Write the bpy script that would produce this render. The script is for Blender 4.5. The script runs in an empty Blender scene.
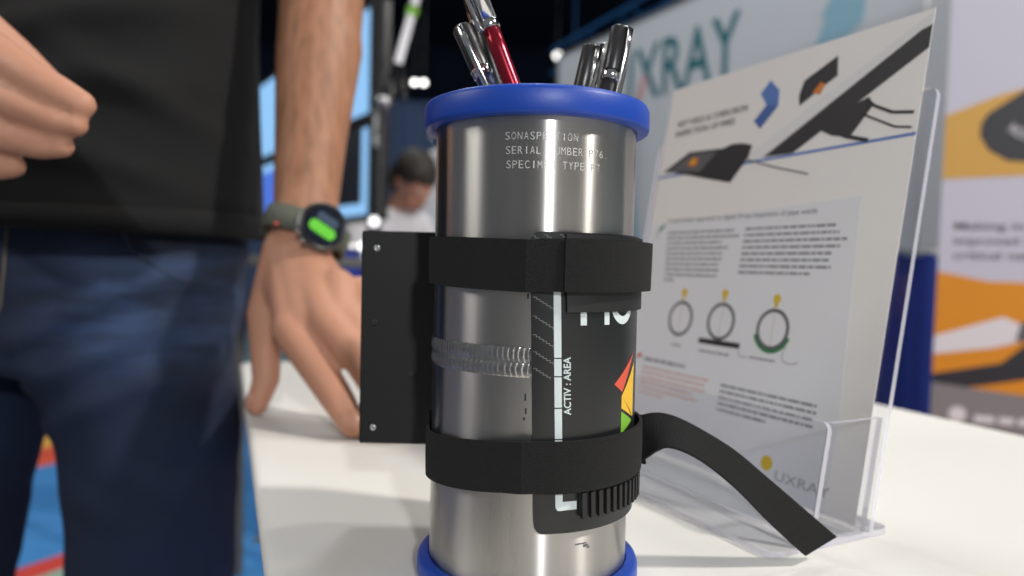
import bpy, bmesh, math, random
from mathutils import Vector, Matrix, noise
from mathutils.bvhtree import BVHTree
random.seed(7)
R_ = math.radians
scn = bpy.context.scene
C = scn.collection

# ---------------------------------------------------------------- camera, world, lights, exposure
cam_d = bpy.data.cameras.new('camera')
cam_d.sensor_width = 36.0
cam_d.lens = 25.26
cam_d.clip_start = 0.02
cam_d.dof.use_dof = True
cam_d.dof.focus_distance = 0.285
cam_d.dof.aperture_fstop = 5.6
cam = bpy.data.objects.new('camera', cam_d)
C.objects.link(cam)
cam.matrix_world = (Matrix.Translation((0, 0, 0.875)) @ Matrix.Rotation(R_(90 - 1.8), 4, 'X')
                    @ Matrix.Rotation(R_(1.26), 4, 'Z'))
scn.camera = cam

w = bpy.data.worlds.new('hall_air')
scn.world = w
w.use_nodes = True
w.node_tree.nodes['Background'].inputs[0].default_value = (0.9, 0.94, 1.0, 1)
w.node_tree.nodes['Background'].inputs[1].default_value = 0.16

def area(name, loc, target, power, size, col=(1, 0.95, 0.88), size_y=None):
    d = bpy.data.lights.new(name, 'AREA')
    d.energy = power; d.size = size; d.color = col
    if size_y:
        d.shape = 'RECTANGLE'; d.size_y = size_y
    o = bpy.data.objects.new(name, d)
    C.objects.link(o)
    o.location = loc
    o.rotation_euler = (Vector(target) - Vector(loc)).to_track_quat('-Z', 'Y').to_euler()
    return o
area('hall_or_fill_lamp', (3.4, -0.6, 4.2), (0.1, 0.4, 0.8), 175, 0.3)
area('hall_or_fill_lamp', (1.0, -3.5, 2.5), (0.0, 0.4, 0.85), 88, 0.2, (0.97, 0.98, 1.0))
area('hall_or_fill_lamp', (2.2, 1.6, 5.0), (0.1, 0.5, 0.8), 30, 0.4, (1, 0.96, 0.9))
area('hall_or_fill_lamp', (-1.6, 4.5, 5.2), (-0.6, 4.0, 0.8), 50, 0.6, (0.9, 0.95, 1.0))
area('hall_or_fill_lamp', (-3.4, -0.05, 3.4), (0.1, 0.5, 0.85), 44, 1.3, (1.0, 0.96, 0.9))  # fill lamp added at the left to brighten the printed sheet
area('hall_or_fill_lamp', (0.2, 2.2, 5.2), (1.4, 3.4, 1.5), 50, 0.6, (0.95, 0.97, 1.0))

scn.view_settings.view_transform = 'Standard'
scn.view_settings.look = 'None'
scn.view_settings.gamma = 1.0
scn.view_settings.use_curve_mapping = False
scn.view_settings.exposure = 0.0

# ---------------------------------------------------------------- helpers
def s(r, g, b):
    f = lambda c: ((c / 255 + 0.055) / 1.055) ** 2.4 if c > 10 else c / 255 / 12.92
    return (f(r), f(g), f(b), 1)

def mat(name, col, rough=0.5, metal=0.0, var=0.0, vscale=30.0, bump=0.0, bscale=200.0, **kw):
    m = bpy.data.materials.new(name)
    m.use_nodes = True
    nt = m.node_tree
    p = nt.nodes['Principled BSDF']
    p.inputs['Base Color'].default_value = col
    p.inputs['Roughness'].default_value = rough
    p.inputs['Metallic'].default_value = metal
    for k, v in kw.items():
        p.inputs[k.replace('_', ' ')].default_value = v
    if var or bump:
        tc = nt.nodes.new('ShaderNodeTexCoord')
    if var:
        n = nt.nodes.new('ShaderNodeTexNoise')
        n.inputs['Scale'].default_value = vscale
        n.inputs['Detail'].default_value = 4
        nt.links.new(tc.outputs['Object'], n.inputs['Vector'])
        mx = nt.nodes.new('ShaderNodeMix'); mx.data_type = 'RGBA'
        mx.inputs[6].default_value = tuple(c * (1 - var) for c in col[:3]) + (1,)
        mx.inputs[7].default_value = tuple(min(1, c * (1 + var)) for c in col[:3]) + (1,)
        nt.links.new(n.outputs['Fac'], mx.inputs[0])
        nt.links.new(mx.outputs[2], p.inputs['Base Color'])
    if bump:
        n2 = nt.nodes.new('ShaderNodeTexNoise')
        n2.inputs['Scale'].default_value = bscale
        n2.inputs['Detail'].default_value = 3
        nt.links.new(tc.outputs['Object'], n2.inputs['Vector'])
        b = nt.nodes.new('ShaderNodeBump')
        b.inputs['Strength'].default_value = bump
        b.inputs['Distance'].default_value = 0.001
        nt.links.new(n2.outputs['Fac'], b.inputs['Height'])
        nt.links.new(b.outputs['Normal'], p.inputs['Normal'])
    return m

def glow(name, col, strength):
    m = bpy.data.materials.new(name); m.use_nodes = True
    p = m.node_tree.nodes['Principled BSDF']
    p.inputs['Base Color'].default_value = (0.01, 0.01, 0.01, 1)
    p.inputs['Emission Color'].default_value = col
    p.inputs['Emission Strength'].default_value = strength
    return m

def tag(o, label=None, cat=None, group=None, kind=None):
    if label: o['label'] = label
    if cat: o['category'] = cat
    if group: o['group'] = group
    if kind: o['kind'] = kind
    return o

def empty(name, loc, label, cat, group=None):
    o = bpy.data.objects.new(name, None)
    C.objects.link(o)
    o.location = loc
    o.empty_display_size = 0.05
    return tag(o, label, cat, group)

def put(name, me, m, parent=None, smooth=False):
    """link a mesh given in world coordinates as one object"""
    if m is not None:
        for mm in (m if isinstance(m, (list, tuple)) else [m]):
            me.materials.append(mm)
    if smooth:
        for p in me.polygons:
            p.use_smooth = True
    o = bpy.data.objects.new(name, me)
    C.objects.link(o)
    if parent:
        o.parent = parent
        q = parent; off = Vector((0, 0, 0))
        while q:
            off += Vector(q.location); q = q.parent
        me.transform(Matrix.Translation(-off))
    return o

class MB:
    def __init__(self):
        self.v = []; self.f = []; self.mi = []
    def add(self, v, f, mi=0):
        k = len(self.v)
        self.v += [tuple(x) for x in v]
        self.f += [tuple(i + k for i in q) for q in f]
        self.mi += [mi] * len(f)
        return self
    def box(self, lo, hi, M=None, mi=0):
        x0, y0, z0 = lo; x1, y1, z1 = hi
        v = [Vector(p) for p in ((x0,y0,z0),(x1,y0,z0),(x1,y1,z0),(x0,y1,z0),(x0,y0,z1),(x1,y0,z1),(x1,y1,z1),(x0,y1,z1))]
        if M: v = [M @ p for p in v]
        return self.add(v, [(3,2,1,0),(4,5,6,7),(0,1,5,4),(1,2,6,5),(2,3,7,6),(3,0,4,7)], mi)
    def tube(self, pts, rad, n=12, cap=True, mi=0):
        """tube along points; rad a number or a list"""
        pts = [Vector(p) for p in pts]
        rs = rad if isinstance(rad, (list, tuple)) else [rad] * len(pts)
        v = []; f = []
        up = None
        for i, p in enumerate(pts):
            t = (pts[min(i + 1, len(pts) - 1)] - pts[max(i - 1, 0)]).normalized()
            if up is None:
                up = Vector((0, 0, 1)) if abs(t.z) < 0.9 else Vector((0, 1, 0))
            a = t.cross(up).normalized(); b = a.cross(t).normalized(); up = b
            for j in range(n):
                q = 2 * math.pi * j / n
                v.append(p + (a * math.cos(q) + b * math.sin(q)) * rs[i])
        for i in range(len(pts) - 1):
            for j in range(n):
                k = (j + 1) % n
                f.append((i*n+j, i*n+k, (i+1)*n+k, (i+1)*n+j))
        if cap:
            f.append(tuple(range(n)))
            f.append(tuple(reversed([(len(pts)-1)*n + j for j in range(n)])))
        return self.add(v, f, mi)
    def lathe(self, prof, n=48, M=None, closed=False, mi=0):
        """profile of (r, z) about the z axis"""
        v = []; f = []
        for r, z in prof:
            for j in range(n):
                q = 2 * math.pi * j / n
                p = Vector((r * math.cos(q), r * math.sin(q), z))
                v.append(M @ p if M else p)
        m = len(prof)
        for i in range(m if closed else m - 1):
            i2 = (i + 1) % m
            for j in range(n):
                k = (j + 1) % n
                f.append((i*n+j, i*n+k, i2*n+k, i2*n+j))
        if not closed:
            if prof[0][0] > 1e-6: f.append(tuple(reversed(range(n))))
            if prof[-1][0] > 1e-6: f.append(tuple((m-1)*n + j for j in range(n)))
        return self.add(v, f, mi)
    def grid(self, P, mi=0, wrap=False):
        """P rows of points"""
        n = len(P[0]); v = [p for row in P for p in row]; f = []
        for i in range(len(P) - 1):
            for j in range(n if wrap else n - 1):
                k = (j + 1) % n
                f.append((i*n+j, i*n+k, (i+1)*n+k, (i+1)*n+j))
        return self.add(v, f, mi)
    def prism(self, pts2, F, d0, d1, mi=0):
        """flat polygon in frame F extruded from depth d0 to d1 along its normal"""
        n = len(pts2)
        area2 = sum(pts2[i][0]*pts2[(i+1)%n][1] - pts2[(i+1)%n][0]*pts2[i][1] for i in range(n))
        if area2 < 0: pts2 = list(reversed(pts2))
        v = [F.p(x, y, d0) for x, y in pts2] + [F.p(x, y, d1) for x, y in pts2]
        f = [tuple(reversed(range(n))), tuple(range(n, 2*n))]
        f += [(i, (i+1) % n, n + (i+1) % n, n + i) for i in range(n)]
        return self.add(v, f, mi)
    def sphere(self, c, r, n=16, m=10, M=None, mi=0):
        c = Vector(c)
        rx, ry, rz = r if isinstance(r, (tuple, list)) else (r, r, r)
        v = []; f = []
        for i in range(m + 1):
            a = math.pi * i / m
            for j in range(n):
                q = 2 * math.pi * j / n
                p = Vector((rx*math.sin(a)*math.cos(q), ry*math.sin(a)*math.sin(q), -rz*math.cos(a)))
                v.append(c + (M @ p if M else p))
        for i in range(m):
            for j in range(n):
                k = (j + 1) % n
                f.append((i*n+j, i*n+k, (i+1)*n+k, (i+1)*n+j))
        return self.add(v, f, mi)
    def mesh(self, name='m', weld=False):
        me = bpy.data.meshes.new(name)
        me.from_pydata(self.v, [], self.f)
        for p, i in zip(me.polygons, self.mi): p.material_index = i
        if weld:
            bm = bmesh.new(); bm.from_mesh(me)
            bmesh.ops.remove_doubles(bm, verts=bm.verts, dist=1e-6)
            bmesh.ops.recalc_face_normals(bm, faces=bm.faces)
            bm.to_mesh(me); bm.free()
        me.update()
        return me
    def build(self, name, m, parent=None, smooth=False, weld=False, bevel=0.0, seg=2, sharp=None):
        me = self.mesh(name, weld)
        if bevel:
            bm = bmesh.new(); bm.from_mesh(me)
            bmesh.ops.remove_doubles(bm, verts=bm.verts, dist=1e-6)
            bmesh.ops.recalc_face_normals(bm, faces=bm.faces)
            es = [e for e in bm.edges if e.is_manifold and e.calc_face_angle(0) > 0.5]
            bmesh.ops.bevel(bm, geom=es, offset=bevel, segments=seg, affect='EDGES', profile=0.5)
            bm.to_mesh(me); bm.free()
        o = put(name, me, m, parent, smooth or sharp is not None)
        if sharp is not None:
            me.set_sharp_from_angle(angle=R_(sharp))
        return o

class Frame:
    """flat frame: origin, x axis, y axis; the normal is x cross y"""
    def __init__(self, o, ex, ey):
        self.o = Vector(o); self.ex = Vector(ex).normalized(); self.ey = Vector(ey).normalized()
        self.n = self.ex.cross(self.ey).normalized()
    def p(self, x, y, d=0.0):
        return self.o + self.ex * x + self.ey * y + self.n * d

def text2d(txt, spacing=1.0, bold=0.0):
    """triangulated outline of a string: vertices, faces, width, height"""
    cu = bpy.data.curves.new('t', 'FONT')
    cu.body = txt; cu.size = 1.0; cu.space_character = spacing; cu.offset = bold
    cu.resolution_u = 3
    o = bpy.data.objects.new('t', cu)
    C.objects.link(o)
    dg = bpy.context.evaluated_depsgraph_get()
    me = bpy.data.meshes.new_from_object(o.evaluated_get(dg))
    v = [(p.co.x, p.co.y) for p in me.vertices]
    f = [tuple(p.vertices) for p in me.polygons]
    bpy.data.objects.remove(o); bpy.data.curves.remove(cu); bpy.data.meshes.remove(me)
    x0 = min(a for a, b in v); x1 = max(a for a, b in v); y0 = 0.0
    v = [(a - x0, b - y0) for a, b in v]
    return v, f, x1 - x0, 0.7

def text_on_frame(name, txt, F, x, y, height, m, parent, depth=0.0004, width=None, spacing=1.0, bold=0.0, d0=0.0):
    v, f, wd, ht = text2d(txt, spacing, bold)
    ky = height / ht; kx = (width / wd) if width else ky
    b = MB(); n = len(v)
    vs = [F.p(x + a*kx, y + c*ky, d0 + depth) for a, c in v]
    b.add(vs, f)
    bm_faces = f
    # side walls
    edges = {}
    for q in f:
        for i in range(len(q)):
            e = (q[i], q[(i+1) % len(q)]); edges[e] = edges.get(e, 0) + 1
    low = [F.p(x + a*kx, y + c*ky, d0) for a, c in v]
    side = [(e[1], e[0], e[0]+n, e[1]+n) for e in edges if (e[1], e[0]) not in edges]
    b2 = MB(); b2.v = [tuple(p) for p in vs + low]; b2.f = list(f) + side; b2.mi = [0]*len(b2.f)
    return b2.build(name, m, parent)

def remeshed(mb, voxel, smooth=4, name='body'):
    me = mb.mesh('tmp')
    o = bpy.data.objects.new('tmp', me); C.objects.link(o)
    r = o.modifiers.new('r', 'REMESH'); r.mode = 'VOXEL'; r.voxel_size = voxel
    if smooth:
        sm = o.modifiers.new('s', 'SMOOTH'); sm.iterations = smooth; sm.factor = 0.5
    dg = bpy.context.evaluated_depsgraph_get()
    out = bpy.data.meshes.new_from_object(o.evaluated_get(dg))
    out.name = name
    bpy.data.objects.remove(o); bpy.data.meshes.remove(me)
    return out

def capsule(b, p0, p1, r0, r1, n=18, k=5):
    p0 = Vector(p0); p1 = Vector(p1)
    t = (p1 - p0); L = t.length; t.normalize()
    pts = []; rs = []
    for i in range(k):
        a = math.pi/2 * (1 - i / k)
        pts.append(p0 - t * r0 * math.sin(a)); rs.append(max(1e-4, r0 * math.cos(a)))
    for i in range(5):
        q = i / 4
        pts.append(p0 + t * L * q); rs.append(r0 + (r1 - r0) * q)
    for i in range(1, k + 1):
        a = math.pi/2 * i / k
        pts.append(p1 + t * r1 * math.sin(a)); rs.append(max(1e-4, r1 * math.cos(a)))
    b.tube(pts, rs, n)

def chain(b, pts, rs, n=18):
    for i in range(len(pts) - 1):
        capsule(b, pts[i], pts[i+1], rs[i], rs[i+1], n)

def words(F, x0, x1, y, h, m_list, b, d0=0.0001, d1=0.0002, gap=0.35, rnd=random):
    """a printed line too small to read: word-sized strokes"""
    x = x0
    while x < x1:
        wlen = h * rnd.choice((1.2, 1.9, 2.6, 3.4, 4.2, 5.0))
        e = min(x + wlen, x1)
        if e - x > h * 0.5:
            b.prism([(x, y), (e, y), (e, y + h), (x, y + h)], F, d0, d1)
        x = e + h * gap * 1.6

# ---------------------------------------------------------------- materials
M = {}
M['carpet'] = bpy.data.materials.new('striped_carpet')
M['ceiling'] = mat('dark_navy_ceiling', s(22, 40, 64), 0.9, var=0.3, vscale=0.5)
M['hall_wall'] = mat('dark_hall_wall', s(26, 42, 66), 0.9, var=0.3, vscale=0.3)
M['cloth'] = mat('white_tablecloth', s(226, 224, 218), 0.85, bump=0.25, bscale=900)
M['black_fabric'] = mat('black_cotton', s(15, 15, 16), 0.92, var=0.12, vscale=60, bump=0.4, bscale=700)
M['skin'] = mat('skin', s(190, 138, 112), 0.55, var=0.1, vscale=28, bump=0.15, bscale=260,
                Subsurface_Weight=0.12, Subsurface_Scale=0.006)
M['skin'].node_tree.nodes['Principled BSDF'].inputs['Subsurface Radius'].default_value = (1, 0.35, 0.2)
def tan_skin():
    m = M['skin'].copy(); m.name = 'skin_with_tanned_forearm'
    nt = m.node_tree; p = nt.nodes['Principled BSDF']
    src = p.inputs['Base Color'].links[0].from_socket
    tc = nt.nodes.new('ShaderNodeTexCoord'); sx = nt.nodes.new('ShaderNodeSeparateXYZ')
    nt.links.new(tc.outputs['Object'], sx.inputs[0])
    def ramp(o, a, b):
        n = nt.nodes.new('ShaderNodeMapRange'); n.interpolation_type = 'SMOOTHSTEP'
        n.inputs['From Min'].default_value = a; n.inputs['From Max'].default_value = b
        nt.links.new(o, n.inputs['Value']); return n.outputs[0]
    mu = nt.nodes.new('ShaderNodeMath'); mu.operation = 'MULTIPLY'
    nt.links.new(ramp(sx.outputs[2], .87, .96), mu.inputs[0]); nt.links.new(ramp(sx.outputs[0], .17, .2), mu.inputs[1])
    mu2 = nt.nodes.new('ShaderNodeMath'); mu2.operation = 'MULTIPLY'
    nt.links.new(mu.outputs[0], mu2.inputs[0]); nt.links.new(ramp(sx.outputs[1], -.16, -.11), mu2.inputs[1]); mu = mu2
    hn = nt.nodes.new('ShaderNodeTexNoise'); hn.inputs['Scale'].default_value = 1; hn.inputs['Detail'].default_value = 5
    mp = nt.nodes.new('ShaderNodeMapping'); mp.inputs['Scale'].default_value = (160, 160, 30); mp.inputs['Rotation'].default_value = (0, .4, 0)
    nt.links.new(tc.outputs['Object'], mp.inputs[0]); nt.links.new(mp.outputs[0], hn.inputs['Vector'])
    hr = nt.nodes.new('ShaderNodeValToRGB')
    hr.color_ramp.elements[0].position = .3; hr.color_ramp.elements[0].color = s(140, 98, 70)
    hr.color_ramp.elements[1].position = .6; hr.color_ramp.elements[1].color = s(170, 120, 90)
    nt.links.new(hn.outputs['Fac'], hr.inputs[0])
    mx = nt.nodes.new('ShaderNodeMix'); mx.data_type = 'RGBA'
    nt.links.new(mu.outputs[0], mx.inputs[0]); nt.links.new(src, mx.inputs[6]); nt.links.new(hr.outputs[0], mx.inputs[7])
    nt.links.new(mx.outputs[2], p.inputs['Base Color'])
    return m
M['tan_skin'] = tan_skin()
M['nail'] = mat('fingernail', s(198, 148, 126), 0.3)
M['hair'] = mat('dark_hair', s(48, 42, 36), 0.6, var=0.4, vscale=60, bump=1, bscale=120)
M['eye'] = mat('eye', s(225, 222, 215), 0.2)
M['iris'] = mat('iris', s(60, 42, 30), 0.2)
M['lip'] = mat('lip', s(170, 100, 90), 0.5)
M['blue_vinyl'] = mat('blue_vinyl', s(18, 66, 166), 0.42, var=0.06, vscale=90, bump=0.05, bscale=500)
M['clear_film'] = mat('translucent_vinyl', s(190, 200, 230), 0.25, Alpha=0.35)
M['velcro'] = mat('black_hook_strap', s(17, 17, 18), 0.95, var=0.35, vscale=500, bump=0.9, bscale=2200)
M['black_paint'] = mat('black_anodised', s(18, 18, 19), 0.5, bump=0.08, bscale=1500)
M['rubber'] = mat('black_rubber', s(24, 24, 25), 0.55)
M['pad'] = mat('black_gloss_laminate', s(30, 31, 32), 0.32, var=0.18, vscale=40)
M['weave'] = mat('grey_carbon_thread', s(120, 122, 120), 0.5)
M['white_print'] = mat('white_print', s(205, 216, 216), 0.6, var=0.08, vscale=300)
M['red_print'] = mat('red_print', s(206, 84, 62), 0.6)
M['yellow_print'] = mat('yellow_print', s(224, 178, 52), 0.6)
M['green_print'] = mat('green_print', s(120, 178, 50), 0.6)
M['chrome'] = mat('chrome', (0.72, 0.72, 0.72, 1), 0.12, 1.0)
M['steel'] = mat('satin_steel', (0.5, 0.5, 0.5, 1), 0.35, 1.0)
M['screw'] = mat('bright_screw', (0.7, 0.7, 0.7, 1), 0.3, 1.0)
M['black_plastic'] = mat('black_plastic', s(20, 20, 22), 0.35)
M['grey_pen'] = mat('gunmetal_pen', (0.05, 0.05, 0.052, 1), 0.3, 0.4)
M['red_pen'] = mat('metallic_red', (0.28, 0.012, 0.03, 1), 0.22, 0.6)
M['blue_pen'] = mat('dark_blue_pen', s(40, 55, 95), 0.3, 0.4)
M['paper'] = mat('coated_paper', s(232, 229, 226), 0.45, var=0.02, vscale=20)
M['ink_grey'] = mat('pale_grey_ink', s(222, 223, 227), 0.5)
M['ink_text'] = mat('grey_ink', s(132, 132, 138), 0.6)
M['logo_ink'] = mat('pale_logo_ink', s(158, 158, 164), 0.6)
M['ink_dark'] = mat('dark_ink', s(38, 38, 42), 0.5)
M['ink_mid'] = mat('mid_grey_ink', s(92, 92, 96), 0.5)
M['ink_blue'] = mat('blue_ink', s(84, 120, 186), 0.5)
M['ink_blue2'] = mat('deep_blue_ink', s(64, 96, 160), 0.5)
M['ink_yellow'] = mat('yellow_ink', s(214, 180, 40), 0.5)
M['ink_orange'] = mat('orange_ink', s(210, 120, 40), 0.5)
M['ink_green'] = mat('green_ink', s(40, 120, 72), 0.5)
M['ink_red'] = mat('red_ink', s(196, 60, 44), 0.5)
M['ink_rose'] = mat('rose_text_ink', s(206, 168, 160), 0.6)
M['ink_light'] = mat('light_tube_ink', s(222, 221, 222), 0.5)
M['teal'] = mat('teal_print', s(28, 104, 114), 0.6)
M['pale_teal'] = mat('pale_teal_print', s(136, 178, 194), 0.6)
M['pink_print'] = mat('pink_print', s(214, 160, 160), 0.6)
M['wall_fabric'] = mat('pale_grey_fabric', s(196, 202, 206), 0.8, var=0.03, vscale=3)
M['alu'] = mat('aluminium', (0.6, 0.6, 0.6, 1), 0.4, 1.0)
M['grey_panel'] = mat('grey_panel', s(104, 102, 96), 0.7)
M['blue_drape'] = mat('royal_blue_drape', s(28, 54, 140), 0.85, var=0.15, vscale=20)
M['navy_drape'] = mat('slate_navy_drape', s(80, 100, 134), 0.9, var=0.1, vscale=5)
M['banner'] = mat('banner_fabric', s(196, 196, 208), 0.6)
M['banner_amber'] = mat('amber_print', s(208, 162, 76), 0.6)
M['banner_orange'] = mat('orange_print', s(220, 142, 10), 0.6)
M['banner_grey'] = mat('grey_print', s(130, 128, 128), 0.6)
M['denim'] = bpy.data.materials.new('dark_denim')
M['thread'] = mat('tan_stitching', s(96, 88, 76), 0.8)
M['navy_thread'] = mat('navy_stitching', s(52, 62, 84), 0.8)
M['olive'] = mat('olive_strap', s(92, 96, 84), 0.75, bump=0.3, bscale=900)
M['white_shirt'] = mat('white_cotton', s(222, 222, 226), 0.85)
M['grey_cloth'] = mat('grey_cloth', s(96, 98, 106), 0.85)
M['screen_blue'] = glow('screen_light_blue', s(150, 205, 255), 0.95)
M['screen_blue2'] = glow('screen_blue', s(86, 130, 240), 0.8)
M['screen_dark'] = mat('dark_screen', s(16, 22, 36), 0.2)
M['lamp'] = glow('lamp_glass', (1, 0.98, 0.95, 1), 6.0)
M['watch_green'] = glow('watch_green', s(110, 235, 40), 0.75)
M['watch_blue'] = glow('watch_blue', s(52, 84, 118), 0.5)

def carpet():
    m = M['carpet']; m.use_nodes = True
    nt = m.node_tree; p = nt.nodes['Principled BSDF']; p.inputs['Roughness'].default_value = 0.95
    g = nt.nodes.new('ShaderNodeNewGeometry')
    sx = nt.nodes.new('ShaderNodeSeparateXYZ')
    nt.links.new(g.outputs['Position'], sx.inputs[0])
    def math_(op, a, b):
        n = nt.nodes.new('ShaderNodeMath'); n.operation = op
        for i, q in enumerate((a, b)):
            if isinstance(q, (int, float)): n.inputs[i].default_value = q
            else: nt.links.new(q, n.inputs[i])
        return n.outputs[0]
    c = math_('SUBTRACT', math_('MULTIPLY', sx.outputs[0], 0.9), math_('MULTIPLY', sx.outputs[1], 0.45))
    bend = math_('MULTIPLY', math_('MAXIMUM', math_('ADD', sx.outputs[0], 1.2), 0.0), 1.6)
    c = math_('SUBTRACT', c, bend)
    t = math_('DIVIDE', math_('ADD', c, 5.0), 5.0)
    r = nt.nodes.new('ShaderNodeValToRGB'); r.color_ramp.interpolation = 'CONSTANT'
    el = r.color_ramp.elements
    stops = [(-5, (150, 190, 200)), (-4.1, (226, 130, 110)), (-3.83, (92, 80, 140)), (-3.58, (246, 186, 84)),
             (-3.36, (232, 92, 62)), (-3.08, (66, 140, 205)), (-2.11, (216, 70, 60)), (-2.03, (150, 185, 165)), (-1.86, (112, 114, 118))]
    el[0].position = 0; el[0].color = s(*stops[0][1])
    el[1].position = (stops[1][0] + 5) / 5; el[1].color = s(*stops[1][1])
    for q, col in stops[2:]:
        e = el.new((q + 5) / 5); e.color = s(*col)
    nt.links.new(t, r.inputs[0])
    n = nt.nodes.new('ShaderNodeTexNoise'); n.inputs['Scale'].default_value = 14; n.inputs['Detail'].default_value = 6
    nt.links.new(g.outputs['Position'], n.inputs['Vector'])
    mr = nt.nodes.new('ShaderNodeMapRange'); mr.inputs['To Min'].default_value = 0.7; mr.inputs['To Max'].default_value = 1.15
    nt.links.new(n.outputs['Fac'], mr.inputs['Value'])
    mx = nt.nodes.new('ShaderNodeMix'); mx.data_type = 'RGBA'; mx.blend_type = 'MULTIPLY'; mx.inputs[0].default_value = 1
    nt.links.new(r.outputs[0], mx.inputs[6]); nt.links.new(mr.outputs[0], mx.inputs[7])
    nt.links.new(mx.outputs[2], p.inputs['Base Color'])
carpet()

def denim():
    m = M['denim']; m.use_nodes = True
    nt = m.node_tree; p = nt.nodes['Principled BSDF']; p.inputs['Roughness'].default_value = 0.85
    tc = nt.nodes.new('ShaderNodeTexCoord')
    n = nt.nodes.new('ShaderNodeTexNoise'); n.inputs['Scale'].default_value = 5; n.inputs['Detail'].default_value = 5
    nt.links.new(tc.outputs['Object'], n.inputs['Vector'])
    r = nt.nodes.new('ShaderNodeValToRGB')
    r.color_ramp.elements[0].position = 0.35; r.color_ramp.elements[0].color = s(12, 20, 38)
    r.color_ramp.elements[1].position = 0.72; r.color_ramp.elements[1].color = s(25, 41, 72)
    nt.links.new(n.outputs['Fac'], r.inputs[0])
    thigh_highlight = nt.nodes.new('ShaderNodeMapping'); thigh_highlight.inputs['Location'].default_value = (-.15, .10, -.83)  # highlight on the lit thigh, put into the denim colour
    nt.links.new(tc.outputs['Object'], thigh_highlight.inputs[0])
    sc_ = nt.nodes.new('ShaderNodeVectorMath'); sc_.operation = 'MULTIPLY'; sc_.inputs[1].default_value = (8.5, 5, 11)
    nt.links.new(thigh_highlight.outputs[0], sc_.inputs[0])
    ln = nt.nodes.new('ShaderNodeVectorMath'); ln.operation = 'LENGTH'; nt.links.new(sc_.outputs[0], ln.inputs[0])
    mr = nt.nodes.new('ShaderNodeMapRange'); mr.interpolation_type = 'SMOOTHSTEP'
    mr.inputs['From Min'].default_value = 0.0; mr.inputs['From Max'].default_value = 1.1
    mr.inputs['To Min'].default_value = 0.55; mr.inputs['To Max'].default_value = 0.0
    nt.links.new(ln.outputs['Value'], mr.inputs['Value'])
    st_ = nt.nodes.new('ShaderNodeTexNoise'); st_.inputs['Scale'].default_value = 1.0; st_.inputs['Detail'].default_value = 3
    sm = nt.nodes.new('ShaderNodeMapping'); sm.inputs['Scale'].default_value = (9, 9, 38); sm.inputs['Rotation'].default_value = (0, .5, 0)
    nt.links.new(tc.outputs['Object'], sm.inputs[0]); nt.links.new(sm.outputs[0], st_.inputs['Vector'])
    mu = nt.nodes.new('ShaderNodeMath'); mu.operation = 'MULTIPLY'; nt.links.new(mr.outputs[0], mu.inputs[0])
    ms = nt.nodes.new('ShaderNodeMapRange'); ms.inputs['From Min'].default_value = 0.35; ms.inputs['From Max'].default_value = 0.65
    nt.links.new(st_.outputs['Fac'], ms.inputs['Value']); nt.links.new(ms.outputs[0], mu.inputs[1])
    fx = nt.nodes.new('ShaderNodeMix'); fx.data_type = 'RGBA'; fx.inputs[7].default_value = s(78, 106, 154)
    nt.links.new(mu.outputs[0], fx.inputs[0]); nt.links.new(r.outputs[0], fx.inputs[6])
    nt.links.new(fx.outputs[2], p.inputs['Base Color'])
    wv = nt.nodes.new('ShaderNodeTexNoise'); wv.inputs['Scale'].default_value = 600
    nt.links.new(tc.outputs['Object'], wv.inputs['Vector'])
    b = nt.nodes.new('ShaderNodeBump'); b.inputs['Strength'].default_value = 0.4; b.inputs['Distance'].default_value = 0.001
    nt.links.new(wv.outputs['Fac'], b.inputs['Height']); nt.links.new(b.outputs[0], p.inputs['Normal'])
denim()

def pipe_steel():
    """turned steel: fine rings round the axis spread the highlights along it"""
    m = bpy.data.materials.new('brushed_pipe_steel'); m.use_nodes = True
    nt = m.node_tree; p = nt.nodes['Principled BSDF']
    p.inputs['Metallic'].default_value = 1.0
    p.inputs['Roughness'].default_value = 0.3
    p.inputs['Anisotropic'].default_value = 1.0
    tg = nt.nodes.new('ShaderNodeTangent'); tg.direction_type = 'RADIAL'; tg.axis = 'Z'
    nt.links.new(tg.outputs[0], p.inputs['Tangent'])
    p.inputs['Anisotropic Rotation'].default_value = 0.25
    tc = nt.nodes.new('ShaderNodeTexCoord')
    mp = nt.nodes.new('ShaderNodeMapping'); mp.inputs['Scale'].default_value = (60, 60, 8)
    nt.links.new(tc.outputs['Object'], mp.inputs[0])
    n = nt.nodes.new('ShaderNodeTexNoise'); n.inputs['Scale'].default_value = 1.0; n.inputs['Detail'].default_value = 5
    nt.links.new(mp.outputs[0], n.inputs['Vector'])
    r = nt.nodes.new('ShaderNodeValToRGB')
    r.color_ramp.elements[0].position = 0.3; r.color_ramp.elements[0].color = (0.44, 0.425, 0.405, 1)
    r.color_ramp.elements[1].position = 0.7; r.color_ramp.elements[1].color = (0.60, 0.58, 0.555, 1)
    nt.links.new(n.outputs['Fac'], r.inputs[0]); nt.links.new(r.outputs[0], p.inputs['Base Color'])
    mr = nt.nodes.new('ShaderNodeMapRange'); mr.inputs['To Min'].default_value = 0.24; mr.inputs['To Max'].default_value = 0.33
    nt.links.new(n.outputs['Fac'], mr.inputs['Value']); nt.links.new(mr.outputs[0], p.inputs['Roughness'])
    return m
M['pipe'] = pipe_steel()
M['weld'] = mat('weld_metal', (0.5, 0.49, 0.47, 1), 0.28, 1.0, var=0.25, vscale=300)
M['etch'] = mat('etched_marking', (0.62, 0.62, 0.6, 1), 0.6, 0.5)

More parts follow.
